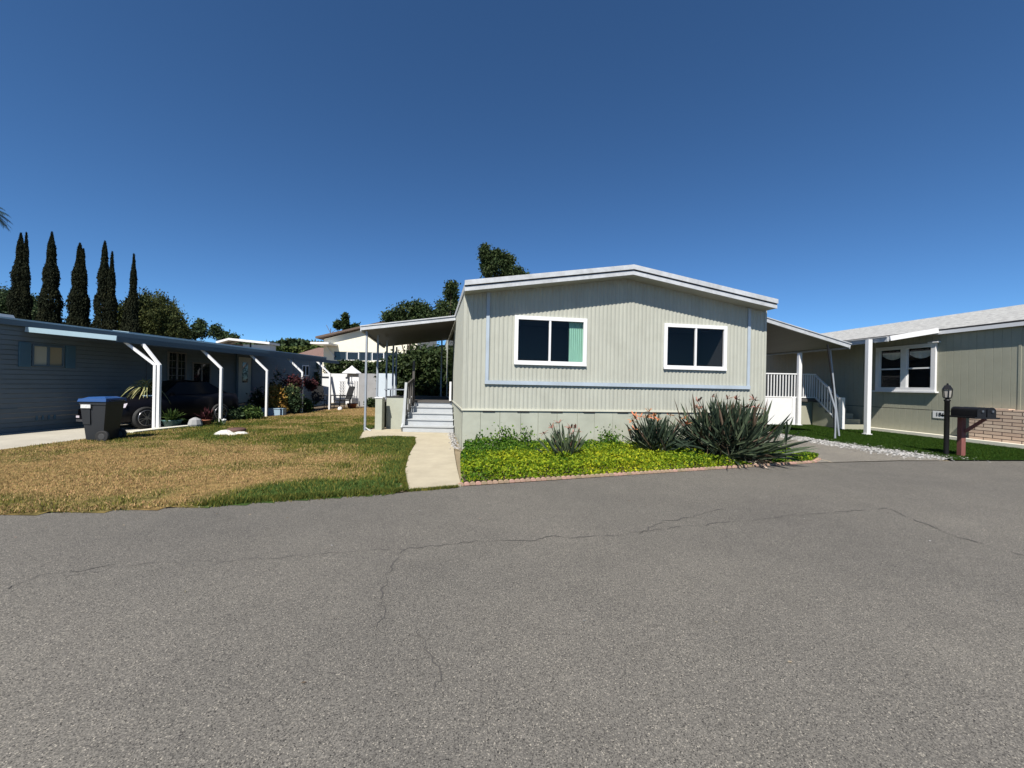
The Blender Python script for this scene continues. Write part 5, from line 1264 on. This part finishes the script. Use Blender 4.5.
# scalloped edging
mb = MB(); L = np.array([(-.72, 5.86), (2.5, 6.98), (6.31, 8.31), (6.75, 8.72)]); seg = np.linalg.norm(np.diff(L, axis=0), axis=1); cs = np.concatenate([[0], np.cumsum(seg)])
t = 0
while t < cs[-1] - .05:
    x = np.interp(t, cs, L[:, 0]); y = np.interp(t, cs, L[:, 1]); dx, dy = .95, .33; r = .040
    pf_ = [(-r, 0), (r, 0)] + [(r * math.cos(a), .02 + r * .6 * math.sin(a)) for a in [math.pi * k / 6 for k in range(0, 7)]]
    f_ = [(x + p[0] * dx + .33 * .02, y + p[0] * dy - .02, p[1] + .005) for p in pf_]; b_ = [(v[0] - .012, v[1] + .045, v[2]) for v in f_]; n_ = len(pf_)
    mb.add(f_ + b_, [list(range(n_)), list(range(n_, 2 * n_))[::-1]] + [[i, n_ + i, n_ + (i + 1) % n_, (i + 1) % n_] for i in range(n_)]); t += .088
tag(mb.build('garden_edging', 'scallop'), 'row of small scalloped brick edging between the flower bed and the road', 'edging')

def paradise(label, c, n_, L, wd_, m, dead, blooms, bm_, spread=(.35, 1.45), jit=.12, name='bird_of_paradise'):
    r = thing(name, label, 'shrub', c, 'bird of paradise plants in the flower bed')
    Q = []
    for i in range(n_):   # stalk + folded lance blade
        a = rng.uniform(0, 6.283); el = spread[0] + (spread[1] - spread[0]) * rng.random() ** .8; l_ = L * rng.uniform(.7, 1.08) * (.80 + .2 * math.sin(el))
        d = np.array([math.cos(a) * math.cos(el), math.sin(a) * math.cos(el), math.sin(el)]); s0 = np.array(c) + np.array([rng.normal(0, jit), rng.normal(0, jit), 0])
        tw = rng.uniform(0, 6.28); b1_ = np.cross(d, [0, 0, 1.]); b1_ /= np.linalg.norm(b1_) + 1e-6; b2_ = np.cross(b1_, d); side = b1_ * math.cos(tw) + b2_ * math.sin(tw); up_ = np.cross(side, d)
        droop = rng.uniform(.05, .30); seg = 8; prev = None
        for j, s in enumerate(np.linspace(0, 1, seg + 1)):
            p = s0 + d * l_ * s - np.array([0, 0, 1]) * l_ * droop * math.cos(el) * s * s
            w2 = .006 if s < .45 else wd_ * math.sin(math.pi * min(1, (s - .45) / .55 * .92 + .08)) ** .8
            cur = (p - side * w2 + up_ * w2 * .5, p, p + side * w2 + up_ * w2 * .5)
            if prev: Q.append([prev[0], prev[1], cur[1], cur[0]]); Q.append([prev[1], prev[2], cur[2], cur[1]])
            prev = cur
    Qa = np.array(Q); per_ = 16; pick = np.repeat(rng.choice(3, n_, p=[.62, .26, .12]), per_); quads_obj('leaves', Qa, [m, 'paradisegrey', 'paradisebrown'], pick, parent=r)
    if dead: quads_obj('dead_leaves', blade_set(c, dead, L * .62, wd_ * .6, el0=.05, el1=.6, droop=.7, jit=jit), ['deadleaf'], parent=r)
    if blooms:
        S = MB(); Qb = []
        for i in range(blooms):
            a = rng.uniform(0, 6.28); el = rng.uniform(.75, 1.4); l_ = L * rng.uniform(.85, 1.05); d = Vector((math.cos(a) * math.cos(el), math.sin(a) * math.cos(el), math.sin(el))); p = Vector(c) + d * l_
            S.tube([Vector(c), Vector(c) + d * l_ * .5, p], .006, 5); Qb.append(blade_set(tuple(p), 7, .15, .016, el0=.1, el1=1.2, droop=.4, seg=3, jit=.01))
        S.build('flower_stalk', m, r); quads_obj('flowers', np.concatenate(Qb), [bm_], parent=r)
    return r
paradise('small grey green clump with reddish tips, leftmost of the spiky plants', (1.03, 7.7, .03), 55, .74, .024, 'paradisegrey', 6, 8, 'purplebloom', (.55, 1.45), .10)
paradise('medium spiky clump with orange withered blooms, in the middle of the bed', (3.08, 8.5, .03), 150, .98, .024, 'paradise', 16, 16, 'orange', (.55, 1.45), .12)
paradise('largest dark spiky clump at the right end of the flower bed', (4.58, 8.5, .03), 820, 1.34, .026, 'paradise', 130, 16, 'purplebloom', (.26, 1.42), .27)
# fallen dry leaves around the big clump
q = []
for i in range(40):
    c = (4.7 + rng.normal(0, .6), 8.25 + rng.normal(0, .15), .10); q.append(blade_set(c, 1, .28, .010, el0=0, el1=.25, droop=.1, seg=3))
struct(quads_obj('leaf_litter', np.concatenate(q), ['deadleaf']), 'stuff', 'dry curled leaves lying below the largest clump')
